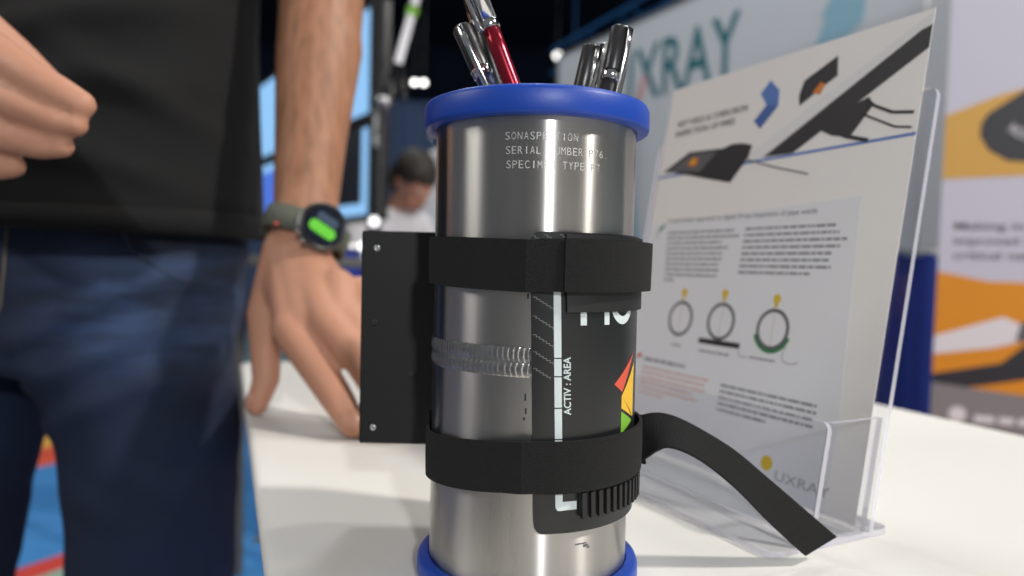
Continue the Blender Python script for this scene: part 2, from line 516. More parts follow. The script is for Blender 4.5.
def acrylic(name, tint, reflect):
    """thin clear sheet: straight through, with mirror reflection growing at grazing angles"""
    m = bpy.data.materials.new(name); m.use_nodes = True
    nt = m.node_tree; nt.nodes.remove(nt.nodes['Principled BSDF'])
    out = nt.nodes['Material Output']
    tr = nt.nodes.new('ShaderNodeBsdfTransparent'); tr.inputs[0].default_value = tint
    gl = nt.nodes.new('ShaderNodeBsdfGlossy'); gl.inputs['Roughness'].default_value = 0.03
    fr = nt.nodes.new('ShaderNodeFresnel'); fr.inputs[0].default_value = reflect
    mx = nt.nodes.new('ShaderNodeMixShader')
    ge = nt.nodes.new('ShaderNodeNewGeometry')
    inv = nt.nodes.new('ShaderNodeMath'); inv.operation = 'SUBTRACT'; inv.inputs[0].default_value = 1.0
    nt.links.new(ge.outputs['Backfacing'], inv.inputs[1])
    mu = nt.nodes.new('ShaderNodeMath'); mu.operation = 'MULTIPLY'
    nt.links.new(fr.outputs[0], mu.inputs[0]); nt.links.new(inv.outputs[0], mu.inputs[1])
    nt.links.new(mu.outputs[0], mx.inputs[0]); nt.links.new(tr.outputs[0], mx.inputs[1]); nt.links.new(gl.outputs[0], mx.inputs[2])
    nt.links.new(mx.outputs[0], out.inputs[0])
    return m
M['acrylic'] = acrylic('clear_acrylic', (0.95, 0.955, 0.97, 1), 1.45)
M['acrylic_edge'] = mat('polished_acrylic_edge', s(226, 224, 236), 0.2, Transmission_Weight=0.35, Alpha=0.8)

# ---------------------------------------------------------------- the setting
fl = MB().box((-14, -8, -0.05), (14, 18, 0)).build('floor', M['carpet']); tag(fl, kind='structure')
ce = MB().box((-14, -1.5, 6.2), (14, 18, 6.3)).build('ceiling', M['ceiling']); tag(ce, kind='structure')
wb = MB().box((-14, 17.8, 0), (14, 18, 6.2)).build('wall_back', M['hall_wall']); tag(wb, kind='structure')

def pleats(b, p0, p1, z0, z1, amp, n, thick=0.004, seg=8):
    p0 = Vector(p0); p1 = Vector(p1); d = (p1 - p0); L = d.length; d.normalize()
    nn = Vector((d.y, -d.x, 0))
    P = [[], [], [], []]
    for i in range(n * seg + 1):
        t = i / (n * seg)
        off = amp * math.sin(2 * math.pi * i / seg) + amp * 0.4 * math.sin(5.3 * t * n)
        q = p0 + d * L * t
        for k, (z, o) in enumerate(((z0, off + thick), (z1, off * 0.7 + thick), (z1, off * 0.7), (z0, off))):
            r = q + nn * o; P[k].append((r.x, r.y, z))
    b.grid([P[1], P[0]]); b.grid([P[3], P[2]]); b.grid([P[2], P[1]]); b.grid([P[0], P[3]])

# far slate drape behind the booths
fd = MB(); pleats(fd, (-9.5, 9.2, 0), (0.1, 9.0, 0), 0.01, 2.9, 0.035, 70)
tag(fd.build('back_drape', M['navy_drape'], smooth=True), 'tall slate-blue drape closing the booths far behind, left of the pipe', 'drape')

# low royal blue drapes
def low_drape(p0, p1, h, label):
    p0 = Vector(p0); p1 = Vector(p1)
    root = empty('side_drape', p0, label, 'drape')
    b = MB(); pleats(b, p0, p1, 0.015, h, 0.014, max(4, int((p1 - p0).length / 0.09)))
    b.build('curtain', M['blue_drape'], root, smooth=True)
    MB().tube([p0 + Vector((0, 0.004, h)), p1 + Vector((0, 0.004, h))], 0.014).build('rail', M['alu'], root, smooth=True)
    for q in (p0, p1):
        MB().tube([q + Vector((0, 0.03, 0)), q + Vector((0, 0.03, h + 0.02))], 0.018).build('upright', M['alu'], root, smooth=True)
        MB().box((q.x - .12, q.y - .06, 0), (q.x + .12, q.y + .14, 0.012)).build('base_plate', M['alu'], root)
low_drape((0.99, 2.62, 0), (2.6, 2.30, 0), 0.95, 'low royal blue drape between the printed sheet and the roll-up banner')
low_drape((-0.66, 2.24, 0), (-0.05, 2.30, 0), 0.92, 'low royal blue drape behind the leaning hand, left of the black box')

# hall trusses and ceiling spotlights
def truss(p0, p1, label, m):
    p0 = Vector(p0); p1 = Vector(p1); root = empty('lighting_truss', p0, label, 'truss')
    d = (p1 - p0).normalized(); sd = d.cross(Vector((0, 0, 1))).normalized() * 0.14; up = Vector((0, 0, 0.28))
    for o in (sd, -sd, sd + up, -sd + up):
        MB().tube([p0 + o, p1 + o], 0.025, 8).build('chord', m, root, smooth=True)
    L = (p1 - p0).length; n = int(L / 0.4); b = MB()
    for i in range(n):
        a = p0 + d * (L * i / n); c = p0 + d * (L * (i + 1) / n)
        for o in (sd, -sd):
            q = (a + o, c + o + up) if i % 2 else (a + o + up, c + o)
            b.tube(q, 0.012, 6)
    o = b.build('lacing', m, root); o['kind'] = 'stuff'
    for q in (p0 + d * 0.3, p1 - d * 0.3):
        MB().tube([q + up, Vector((q.x, q.y, 6.2))], 0.01, 6).build('hanger', m, root)
M['truss'] = mat('blue_lit_truss', s(40, 96, 150), 0.5, 0.3)  # blue stage light is put into the metal's base colour
truss((0.55, 8.8, 3.2), (2.6, 4.3, 3.2), 'lighting truss with blue light in its colour, rising above the pale booth wall', M['truss'])
truss((-3.0, 7.2, 4.3), (1.6, 7.6, 4.3), 'lighting truss with blue light in its colour, crossing the dark ceiling behind the pens', M['truss'])

def spot(p, r, label):
    p = Vector(p); root = empty('ceiling_spotlight', p, label, 'spotlight')
    d = (Vector((0, 0, 0.9)) - p).normalized()
    q = d.to_track_quat('Z', 'Y').to_matrix().to_4x4()
    T = Matrix.Translation(p) @ q
    MB().lathe([(0, -0.22), (r * .7, -0.22), (r * 1.05, -0.1), (r * 1.15, 0.03), (r * 1.05, 0.03), (r * 1.0, -0.01)], 20, T).build('housing', M['black_plastic'], root, smooth=True)
    MB().lathe([(0, 0.012), (r * .6, 0.01), (r * .98, 0.0)], 20, T).build('lens', M['lamp'], root, smooth=True)
    MB().tube([p + Vector((0, 0, 0.05)), Vector((p.x, p.y, 6.2))], 0.012, 6).build('hanger', M['black_plastic'], root)
spot((0.50, 9.0, 3.49), 0.04, 'round bright ceiling spotlight just above the right-hand pens')
spot((-1.21, 8.6, 3.02), 0.03, 'bright ceiling spotlight left of the blue cap, the left one of a pair')
spot((-1.10, 8.6, 3.02), 0.03, 'bright ceiling spotlight left of the blue cap, the right one of a pair')

# pale booth wall with teal lettering
wl = Vector((0.319, 5.4, 0)); wr = Vector((0.991, 4.2, 0))
wd = (wr - wl).normalized()
wroot = empty('booth_wall', wl, 'pale grey fabric booth wall with teal lettering behind the printed sheet', 'booth wall')
FW = Frame(wl, wd, (0, 0, 1))
WLEN = 3.38
b = MB(); b.prism([(0, 0.02), (WLEN, 0.02), (WLEN, 2.43), (0, 2.43)], FW, -0.05, 0)
b.build('fabric_panel', M['wall_fabric'], wroot)
for x in (-0.03, WLEN):
    MB().prism([(x, 0), (x + .03, 0), (x + .03, 2.45), (x, 2.45)], FW, -0.06, 0.006).build('post', M['alu'], wroot)
MB().prism([(-.03, 2.43), (WLEN + .03, 2.43), (WLEN + .03, 2.45), (-.03, 2.45)], FW, -0.06, 0.006).build('top_rail', M['alu'], wroot)
text_on_frame('lettering', 'UXRAY', FW, 0.67, 1.93, 0.335, M['teal'], wroot, 0.002, width=1.1, spacing=1.05, bold=0.012)
MB().prism([(0.915, 1.935), (0.965, 1.935), (1.02, 2.055), (0.98, 2.09)], FW, 0.0021, 0.003).build('pink_stroke', M['pink_print'], wroot)
MB().prism([(2.39, 1.93), (2.49, 2.0), (2.53, 2.43), (2.39, 2.43), (2.35, 2.2), (2.27, 2.08)], FW, 0, 0.002).build('teal_shape', M['pale_teal'], wroot)
MB().prism([(2.23, 1.92), (2.39, 1.93), (2.39, 2.1), (2.30, 2.08)], FW, 0.001, 0.0025).build('teal_shape', M['pale_teal'], wroot)
MB().prism([(0.55, 0.55), (0.86, 0.62), (0.98, 1.0), (0.9, 1.42), (0.80, 1.55), (0.66, 1.2), (0.5, 0.9)], FW, 0, 0.002).build('teal_shape', M['pale_teal'], wroot)

# grey partition behind the banner
pl0 = Vector((1.72, 3.02, 0))
FP = Frame((1.70, 2.98, 0), (0.96, -0.28, 0), (0, 0, 1))
gp = empty('grey_partition', (1.70, 2.98, 0), 'plain grey partition panel standing behind the left edge of the roll-up banner', 'partition')
MB().prism([(0, 0.02), (1.6, 0.02), (1.6, 2.4), (0, 2.4)], FP, -0.04, 0).build('panel', M['grey_panel'], gp)
MB().prism([(-.03, 0), (0, 0), (0, 2.43), (-.03, 2.43)], FP, -0.045, 0.01).build('post', M['alu'], gp)

# roll-up banner
bx = Vector((1.172, 2.0, 0)); bd = Vector((0.92, -0.39, 0)).normalized()
ban = empty('roll_up_banner', bx, 'tall roll-up banner with amber panels and dark device photographs at the right', 'banner')
FB = Frame(bx + Vector((0, 0, 0)), bd, (0.012, 0, 1))
BW = 0.85
MB().prism([(0, 0.07), (BW, 0.07), (BW, 2.05), (0, 2.05)], FB, -0.002, 0).build('printed_fabric', M['banner'], ban)
b = MB(); b.prism([(-.01, 0.0), (BW + .01, 0.0), (BW + .01, 0.08), (-.01, 0.08)], FB, -0.06, 0.05); b.build('cassette', M['alu'], ban, bevel=0.01)
MB().prism([(-.005, 2.05), (BW + .005, 2.05), (BW + .005, 2.08), (-.005, 2.08)], FB, -0.012, 0.008).build('top_rail', M['alu'], ban)
MB().tube([FB.p(BW/2, .05, -.03), FB.p(BW/2, 2.06, -.012)], 0.012, 8).build('support_pole', M['alu'], ban)
MB().prism([(0, 1.14), (BW, 1.16), (BW, 1.53), (0.13, 1.365), (0, 1.315)], FB, 0, 0.0008).build('amber_panel', M['banner_amber'], ban)
dev = [(0.083, 1.255), (0.085, 1.29), (0.10, 1.315), (0.22, 1.40), (0.44, 1.55), (0.62, 1.6), (0.62, 1.2), (0.40, 1.17), (0.22, 1.178), (0.15, 1.185), (0.105, 1.215)]
MB().prism(dev, FB, 0.0008, 0.0014).build('device_picture', M['ink_dark'], ban)
MB().prism([(0.20, 1.185), (0.215, 1.18), (0.42, 1.33), (0.41, 1.34)], FB, 0.0014, 0.002).build('device_edge', M['ink_mid'], ban)
MB().prism([(0.30, 1.2), (0.62, 1.26), (0.62, 1.35), (0.42, 1.29)], FB, 0.0013, 0.0018).build('device_face', M['ink_mid'], ban)
text_on_frame('device_mark', 'NOVO', Frame(FB.p(0.145, 1.265, 0.0014), FB.ex * 0.8 - FB.ey * 0.6, FB.ey * 0.8 + FB.ex * 0.6), 0, 0, 0.026, M['ink_light'], ban, 0.0004, width=0.07)
for i, t in enumerate(('Making industrial', 'improved X-ray in', 'critical needs.')):
    text_on_frame('text_line', t, FB, 0.035, 1.0 - i * 0.04, 0.021, M['ink_dark'], ban, 0.0006, width=(0.29, 0.29, 0.235)[i], bold=0.01)
text_on_frame('text_line', 'ne', FB, 0.175, 1.625, 0.05, M['ink_dark'], ban, 0.0006)
MB().prism([(0, 0.575), (BW, 0.50), (BW, 0.85), (0.12, 0.86), (0, 0.885)], FB, 0, 0.0008).build('orange_panel', M['banner_orange'], ban)
MB().prism([(0, 0.60), (0.16, 0.64), (0.24, 0.72), (0.42, 0.80), (0.62, 0.82), (0.62, 0.70), (0.30, 0.62), (0.12, 0.575), (0.0, 0.55)], FB, 0.0008, 0.0013).build('tube_picture', M['ink_dark'], ban)
MB().prism([(0, 0.655), (0, 0.705), (0.16, 0.765), (0.205, 0.745), (0.20, 0.70), (0.14, 0.68)], FB, 0.0009, 0.0016).build('tube_sleeve', M['ink_light'], ban)
MB().prism([(0.19, 0.70), (0.20, 0.75), (0.235, 0.765), (0.26, 0.74), (0.24, 0.705)], FB, 0.0016, 0.0024).build('tube_joint', M['ink_mid'], ban)
MB().prism([(0, 0.07), (BW, 0.07), (BW, 0.50), (0, 0.575)], FB, 0.0013, 0.002).build('grey_footer', M['banner_grey'], ban)
MB().prism([(0.065 + .021*math.cos(a*math.pi/8), 0.492 + .021*math.sin(a*math.pi/8)) for a in range(16)], FB, 0.002, 0.0028).build('round_icon', M['ink_light'], ban)
b = MB(); words(FB, 0.105, 0.36, 0.475, 0.018, None, b, 0.002, 0.0028); o = b.build('footer_text', M['ink_grey'], ban); o['kind'] = 'stuff'

# stacked displays behind the arm
dr = Vector((-0.512, 2.62, 0)); dl = Vector((-1.37, 3.90, 0))
dd = (dr - dl).normalized(); DL = (dr - dl).length + 0.30
def screen(z0, z1, label, lower):
    o0 = dr - dd * DL; o0.z = z0
    root = empty('wall_display', o0, label, 'display')
    F = Frame(o0, dd, (0, 0, 1)); H = z1 - z0
    b = MB(); b.prism([(0, 0), (DL, 0), (DL, H), (0, H)], F, -0.06, 0); b.build('casing', M['black_plastic'], root)
    e = 0.022
    if lower:
        MB().prism([(e, e), (DL-e, e), (DL-e, H-e), (e, H-e)], F, 0.0005, 0.002).build('screen', M['screen_blue'], root)
        MB().prism([(0.75, .075), (DL-.11, .065), (DL-.11, H-e), (0.75, H-e)], F, 0.002, 0.003).build('dark_window', M['screen_dark'], root)
        MB().prism([(e, .04), (.74, .04), (.74, H-.06), (e, H-.06)], F, 0.002, 0.003).build('blue_window', M['screen_blue2'], root)
    else:
        MB().prism([(e, e), (DL-e, e), (DL-e, H-e), (e, H-e)], F, 0.0005, 0.002).build('screen', M['screen_blue'], root)
screen(1.03, 1.395, 'lower wall display with a light blue border, seen behind the wrist', True)
screen(1.405, 1.83, 'upper wall display glowing light blue behind the forearm', False)
st = empty('display_stand', (-0.515, 2.56, 0), 'tall dark post at the right edge of the two displays', 'stand')
b = MB(); b.box((-0.515, 2.53, 0.02), (-0.474, 2.59, 2.15)); b.build('post', M['black_plastic'], st, bevel=0.004)
MB().box((-0.78, 2.40, 0), (-0.47, 2.62, 0.02)).build('base_plate', M['black_plastic'], st)
MB().box((-0.493, 2.515, 1.28), (-0.479, 2.531, 1.415)).build('bracket', M['alu'], st)
for z in (1.2, 1.6): MB().box((-0.505, 2.59, z - .03), (-0.48, 2.67, z + .03)).build('mounting_arm', M['black_plastic'], st)

# boom tube with green collar clamped by the post
bo = empty('boom_pole', (-0.40, 2.3, 1.5), 'slanting white boom tube with a green collar and a dark clamp', 'boom')
top = Vector((-0.315, 2.3, 1.75)); bot = Vector((-0.385, 2.3, 1.475))
MB().tube([top + (top - bot) * 1.2, bot], 0.013, 12).build('tube', M['white_shirt'], bo, smooth=True)
cc = bot + (top - bot) * 0.72; cd = (top - bot).normalized()
MB().tube([cc - cd * .014, cc + cd * .014], 0.019, 12).build('collar', M['green_print'], bo, smooth=True)
b = MB(); b.tube([bot + cd * .03, bot - cd * .10], 0.022, 10); b.tube([bot + Vector((.02, -.01, .02)), bot + Vector((.03, -.01, -.08))], 0.012, 8)
b.build('clamp', M['black_plastic'], bo, smooth=True)
MB().tube([bot - cd * .06, Vector((-0.46, 2.45, 1.405)), Vector((-0.495, 2.513, 1.45))], 0.013, 8).build('arm', M['black_plastic'], bo, smooth=True)
MB().sphere(bot - cd * .10 + Vector((.0, -.03, 0)), 0.018).build('knob', M['alu'], bo, smooth=True)
MB().sphere(Vector((-0.455, 2.42, 1.415)), 0.015).build('knob', M['alu'], bo, smooth=True)

# bright golf-ball sized lamps on a small table behind the hand
bt = empty('side_table', (-0.52, 2.0, 0), 'small grey side table behind the watch, mostly hidden by the black box', 'table')
b = MB(); b.box((-0.78, 1.80, 0.86), (-0.30, 2.0, 0.885)); b.build('tabletop', M['grey_panel'], bt, bevel=0.004)
for x, y in ((-.75, 1.83), (-.33, 1.83), (-.75, 1.97), (-.33, 1.97)):
    MB().box((x-.015, y-.015, 0), (x+.015, y+.015, .86)).build('leg', M['grey_panel'], bt)
M['bulb'] = glow('small_lamp', (1, 1, 1, 1), 2.2)
for (x, z, lab) in ((-0.378, 0.915, 'small round white lamp beside the watch, the lower of two'), (-0.352, 0.978, 'small round white lamp beside the watch, the upper of two')):
    root = empty('small_lamp', (x, 1.82, 0.885), lab, 'lamp', )
    MB().sphere((x, 1.82, z), 0.013).build('bulb', M['bulb'], root, smooth=True)
    MB().tube([(x, 1.82, 0.885), (x, 1.82, z - 0.008)], 0.005, 8).build('stem', M['alu'], root, smooth=True)
    MB().lathe([(0, 0.885), (.012, .885), (.012, .889), (0, .889)], 16, Matrix.Translation((x, 1.82, 0))).build('foot', M['alu'], root)

# low white counter behind the seated visitor
cr = empty('white_counter', (-0.55, 4.3, 0), 'white sloped booth counter behind the seated visitor', 'counter')
FC = Frame((-0.55, 4.2, 0), (1, 0.06, 0), (0, 0, 1))
MB().prism([(0, 0.02), (1.1, 0.02), (1.1, 1.82), (0.35, 1.63), (0.0, 1.48)], FC, -0.06, 0).build('panel', M['wall_fabric'], cr)
MB().prism([(0.0, 1.48), (0.35, 1.63), (1.1, 1.82), (1.1, 1.84), (0.35, 1.655), (0, 1.50)], FC, -0.07, 0.01).build('edge_trim', M['white_shirt'], cr)

# ---------------------------------------------------------------- people
def wrinkle(me, f):
    ns = [v.normal.copy() for v in me.vertices]
    cs = [v.co.copy() for v in me.vertices]
    me.vertices.foreach_set('co', [x for c, n in zip(cs, ns) for x in (c + n * f(c))])
    me.update()

def seated_visitor():
    base = Vector((-0.565, 3.42, 0))
    root = empty('person', base, 'seated visitor with dark hair and white shirt, head bowed, left of the pipe', 'person')
    yaw = Matrix.Rotation(R_(48), 3, 'Z'); nod = Matrix.Rotation(R_(38), 3, 'X'); nk = Vector((0, -.03, 1.10))
    P = lambda x, y, z: base + yaw @ (Vector((x, y, z)) * 1.08)
    HM = yaw @ nod
    Hd = lambda x, y, z: base + yaw @ ((nk + nod @ (Vector((x, y, z)) - nk)) * 1.08)
    b = MB()
    b.sphere(P(-.02, .06, .52), (.16, .13, .12)); b.sphere(P(-.02, .05, .78), (.16, .11, .24)); b.sphere(P(-.02, .02, .95), (.17, .10, .12))
    capsule(b, P(-.01, .0, 1.0), Hd(.0, -.05, 1.15), .052, .05)
    b.sphere(Hd(0, -.07, 1.22), (.082, .104, .11), M=HM); b.sphere(Hd(0, -.115, 1.155), (.055, .06, .065), M=HM)
    capsule(b, Hd(0, -.165, 1.20), Hd(0, -.185, 1.17), .011, .012)
    for sx in (-1, 1):
        b.sphere(Hd(sx*.075, -.06, 1.20), (.012, .02, .03), M=HM)
        chain(b, [P(sx*.18-.02, .02, .98), P(sx*.22-.02, -.06, .72), P(sx*.10-.02, -.26, .70)], [.05, .042, .03])
        chain(b, [P(sx*.10-.02, -.26, .70), P(sx*.07-.02, -.34, .69)], [.028, .026])
        for k in range(4): capsule(b, P(sx*(.045+.018*k)-.02, -.35, .69), P(sx*(.045+.018*k)-.02, -.41, .66), .009, .007, 8)
        capsule(b, P(sx*.05-.02, -.30, .70), P(sx*.02-.02, -.36, .68), .011, .008, 8)
        chain(b, [P(sx*.09, .04, .50), P(sx*.12, -.36, .47), P(sx*.12, -.34, .09)], [.085, .06, .045])
        capsule(b, P(sx*.12, -.32, .05), P(sx*.12, -.48, .035), .042, .034)
    me = remeshed(b, 0.008, 3); put('body', me, M['skin'], root, True)
    h = MB(); h.sphere(Hd(0, -.055, 1.25), (.097, .118, .102), M=HM); h.sphere(Hd(0, -.015, 1.19), (.086, .078, .094), M=HM)
    me = remeshed(h, 0.006, 3)
    wrinkle(me, lambda c: 0.006 * noise.noise(c * 45))
    put('hair', me, M['hair'], root, True)
    for sx in (-1, 1): MB().sphere(Hd(sx*.03, -.158, 1.215), .009, 10, 8).build('eye', M['eye'], root, smooth=True)
    t = MB(); t.sphere(P(-.02, .06, .60), (.185, .15, .16)); t.sphere(P(-.02, .05, .80), (.185, .135, .24)); t.sphere(P(-.02, .02, .95), (.2, .12, .13))
    t.lathe([(0.062, .98), (.068, 1.0), (.062, 1.045), (.055, 1.045)], 24, Matrix.Translation(P(-.02, .0, 0)))
    for sx in (-1, 1): chain(t, [P(sx*.18-.02, .02, .98), P(sx*.22-.02, -.05, .76)], [.068, .06])
    for sx in (-1, 1): chain(t, [P(sx*.22-.02, -.06, .74), P(sx*.13-.02, -.22, .705)], [.055, .045])
    put('shirt', remeshed(t, 0.008, 3), M['white_shirt'], root, True)
    v = MB()
    P2 = []
    for i in range(9):
        a = i / 8
        z = 1.02 - .40 * a; y = -.075 - .055 * math.sin(a * 2.4) 
        P2.append([P(.05, y, z), P(.09, y + .01, z), P(.09, y + .02, z), P(.05, y + .01, z)])
    v.grid(P2, wrap=True); v.build('lanyard', M['grey_cloth'], root, smooth=True)
    q = MB(); q.sphere(P(0, .06, .50), (.19, .15, .11))
    for sx in (-1, 1): chain(q, [P(sx*.09, .04, .50), P(sx*.12, -.36, .475), P(sx*.12, -.335, .13)], [.10, .075, .06])
    put('trousers', remeshed(q, 0.01, 3), M['grey_cloth'], root, True)
    for sx in (-1, 1):
        k = MB(); capsule(k, P(sx*.12, -.31, .052), P(sx*.12, -.50, .045), .051, .045)
        put('shoe', remeshed(k, 0.008, 2), M['black_plastic'], root, True)
    ch = empty('stool', base + Vector((0, .06, 0)), 'low stool under the seated visitor', 'stool')
    MB().lathe([(0, .385), (.2, .385), (.205, .40), (.205, .415), (.19, .427), (0, .427)], 28, Matrix.Translation(P(0, .08, 0))).build('seat', M['black_plastic'], ch, smooth=True)
    for a in range(4):
        q = math.pi/4 + a*math.pi/2
        MB().tube([P(.13*math.cos(q), .08+.13*math.sin(q), .36), P(.2*math.cos(q), .08+.2*math.sin(q), 0)], .012, 8).build('leg', M['alu'], ch, smooth=True)
seated_visitor()

def presenter():
    cx, cy = -0.475, 0.735
    root = empty('person', (cx, cy, 0), 'man in black t-shirt and jeans leaning one hand on the white table', 'person')
    b = MB()
    # trunk, neck, head
    b.sphere((cx-.005, cy, .93), (.165, .10, .13)); b.sphere((cx, cy, 1.08), (.155, .095, .17)); b.sphere((cx, cy+.01, 1.27), (.165, .10, .19))
    chain(b, [(cx-.17, cy+.025, 1.41), (cx, cy+.02, 1.43), (cx+.17, cy+.02, 1.42)], [.055, .06, .055])
    capsule(b, (cx, cy+.015, 1.43), (cx, cy-.005, 1.55), .058, .055)
    b.sphere((cx, cy-.015, 1.665), (.076, .097, .105), 24, 16)
    b.sphere((cx, cy-.045, 1.60), (.058, .066, .075), 20, 14); b.sphere((cx, cy-.085, 1.565), (.03, .026, .024))
    chain(b, [(cx, cy-.108, 1.665), (cx, cy-.128, 1.628)], [.010, .0135]); b.sphere((cx-.012, cy-.116, 1.622), .009, 10, 8); b.sphere((cx+.012, cy-.116, 1.622), .009, 10, 8)
    for sx in (-1, 1):
        b.sphere((cx+sx*.077, cy, 1.645), (.011, .02, .032)); b.sphere((cx+sx*.04, cy-.085, 1.625), (.022, .022, .022))
        capsule(b, (cx+sx*.015, cy-.106, 1.69), (cx+sx*.05, cy-.092, 1.692), .009, .008)
    # left arm down to the table
    sh = (-.315, .752, 1.415); el = (-.197, .728, 1.175); w0 = (-.188, .652, .925)
    chain(b, [sh, (-.26, .742, 1.30), el], [.058, .052, .044])
    chain(b, [el, (-.1925, .712, 1.12), (-.191, .693, 1.06), (-.190, .672, .985), w0], [.043, .0405, .0385, .0325, .0285])
    chain(b, [(-.187, .715, 1.13), (-.182, .698, 1.08), (-.182, .678, 1.01)], [.030, .033, .027])
    chain(b, [w0, (-.188, .645, .898)], [.0285, .029])
    hand = dict(i=[(-.181,.588,.820),(-.1485,.566,.785),(-.130,.551,.765),(-.1185,.543,.7512)],
                m=[(-.150,.583,.826),(-.118,.561,.798),(-.102,.548,.777),(-.088,.538,.7508)],
                r=[(-.129,.587,.823),(-.099,.568,.795),(-.083,.556,.775),(-.070,.548,.7495)],
                p=[(-.110,.595,.814),(-.083,.582,.788),(-.071,.574,.772),(-.061,.568,.7485)],
                t=[(-.203,.640,.886),(-.2155,.630,.828),(-.2145,.626,.800),(-.211,.619,.772),(-.2165,.612,.7505)])
    rad = dict(i=[.0165,.0142,.0124,.0102], m=[.0155,.0128,.0110,.0088], r=[.0138,.011,.0098,.008], p=[.0125,.0098,.0086,.0072], t=[.019,.0165,.0135,.0118,.0092])
    for k, pts in hand.items(): chain(b, pts, rad[k])
    wl, wrr = (-.202, .643, .880), (-.181, .643, .872)
    capsule(b, wl, hand['i'][0], .021, .0145); capsule(b, (-.190,.644,.885), hand['m'][0], .022, .0155)
    capsule(b, wrr, hand['r'][0], .021, .0142); capsule(b, (-.178,.643,.868), hand['p'][0], .019, .013)
    capsule(b, (-.193,.636,.88), (-.170,.590,.826), .020, .0155); capsule(b, (-.184,.636,.88), (-.145,.588,.828), .020, .015)
    capsule(b, (-.207, .636, .862), (-.186, .605, .838), .018, .016)
    for k, k2 in (('i', 'm'), ('m', 'r'), ('r', 'p')):
        a = Vector(hand[k][0]); c = Vector(hand[k2][0]); m_ = (a + c) / 2
        capsule(b, m_ + Vector((-.008, .022, .03)), m_, .015, .0125)
    # right arm up, fingers pinched
    sh2 = (-.645, .755, 1.41); el2 = (-.700, .600, 1.13); w2 = (-.462, .484, 1.035)
    chain(b, [sh2, (-.675, .68, 1.27), el2], [.058, .052, .045])
    chain(b, [el2, (-.63, .567, 1.105), (-.53, .516, 1.06), w2], [.045, .043, .033, .029])
    rh = dict(i=[(-.345,.450,1.012),(-.286,.428,.979),(-.265,.4235,.9685),(-.2545,.4235,.9635)],
              m=[(-.352,.447,.990),(-.291,.4255,.9615),(-.268,.4225,.9535),(-.2575,.4235,.9515)],
              r=[(-.360,.452,.970),(-.302,.430,.9445),(-.280,.427,.9395),(-.268,.4275,.9395)],
              p=[(-.370,.460,.952),(-.328,.442,.932),(-.313,.438,.928),(-.304,.438,.9285)],
              t=[(-.43,.475,1.045),(-.360,.468,1.030),(-.318,.458,1.000),(-.276,.443,.968)])
    rr = dict(i=[.0145,.0112,.0100,.0084], m=[.014,.0100,.0085,.0070], r=[.0135,.0098,.0085,.0070], p=[.0125,.0098,.0085,.0072], t=[.019,.016,.013,.010])
    for k, pts in rh.items(): chain(b, pts, rr[k])
    for k, o in (('i', (.0, 0, .012)), ('m', (0, 0, .004)), ('r', (0, 0, -.006)), ('p', (0, .002, -.015))):
        capsule(b, Vector(w2) + Vector(o), rh[k][0], .022, .0145)
    # legs and feet
    for (hx, kx, ax) in ((-.39, -.375, -.372), (-.572, -.605, -.615)):
        chain(b, [(hx, cy, .86), (kx, cy-.005, .48), (ax, cy+.01, .09)], [.078, .052, .038])
        chain(b, [(ax, cy, .06), (ax, cy-.13, .042)], [.04, .036])
    me = remeshed(b, 0.0024, 5)
    put('body', me, M['tan_skin'], root, True)
    # nails
    def nail(p, d, n, r):
        d = Vector(d).normalized(); n = Vector(n).normalized(); x = d.cross(n).normalized(); n = x.cross(d)
        Mx = Matrix((x, d, n)).transposed()
        MB().sphere(p, (r * .85, r * 1.15, r * .28), 12, 8, Mx).build('fingernail', M['nail'], root, smooth=True)
    for k in 'imrp':
        a, c = Vector(hand[k][2]), Vector(hand[k][3]); d = (c - a).normalized()
        n = Vector((.25, -1, .35)); n = (n - d * n.dot(d)).normalized()
        nail(a + (c - a) * .85 + n * (rad[k][3] * .86), d, n, rad[k][3] * .8)
    a, c = Vector(hand['t'][3]), Vector(hand['t'][4]); d = (c - a).normalized(); n = Vector((-.8, -.6, 0)); n = (n - d * n.dot(d)).normalized()
    nail(a + (c - a) * .85 + n * .0082, d, n, .0075)
    for k in 'r':
        a, c = Vector(rh[k][2]), Vector(rh[k][3]); d = (c - a).normalized()
        n = Vector((.1, -.45, .9)); n = (n - d * n.dot(d)).normalized()
        nail(a + (c - a) * .7 + n * (rr[k][3] * .9), d, n, rr[k][3] * .72)
    # face and hair
    for sx in (-1, 1):
        e = MB().sphere((cx+sx*.031, cy-.093, 1.668), .0125, 14, 10).build('eye', M['eye'], root, smooth=True)
        MB().sphere((cx+sx*.031, cy-.1035, 1.668), (.0055, .003, .0055), 12, 8).build('iris', M['iris'], e, smooth=True)
        MB().tube([(cx+sx*.014, cy-.116, 1.694), (cx+sx*.032, cy-.114, 1.699), (cx+sx*.052, cy-.098, 1.693)], [.003, .0038, .002], 8).build('eyebrow', M['hair'], root, smooth=True)
    MB().tube([(cx-.024, cy-.106, 1.592), (cx-.01, cy-.113, 1.595), (cx, cy-.113, 1.593), (cx+.01, cy-.113, 1.595), (cx+.024, cy-.106, 1.592)], [.002, .0055, .005, .0055, .002], 8).build('mouth', M['lip'], root, smooth=True)
    h = MB(); h.sphere((cx, cy+.005, 1.69), (.086, .102, .098), 28, 18)
    hm = remeshed(h, 0.004, 2)
    wrinkle(hm, lambda c: 0.006 * noise.noise(c * 60))
    for v in hm.vertices:
        if v.co.y < cy - .055 and v.co.z < 1.735: v.co.y = max(v.co.y, cy - .055)
    put('hair', hm, M['hair'], root, True)
    # t-shirt
    t = MB()
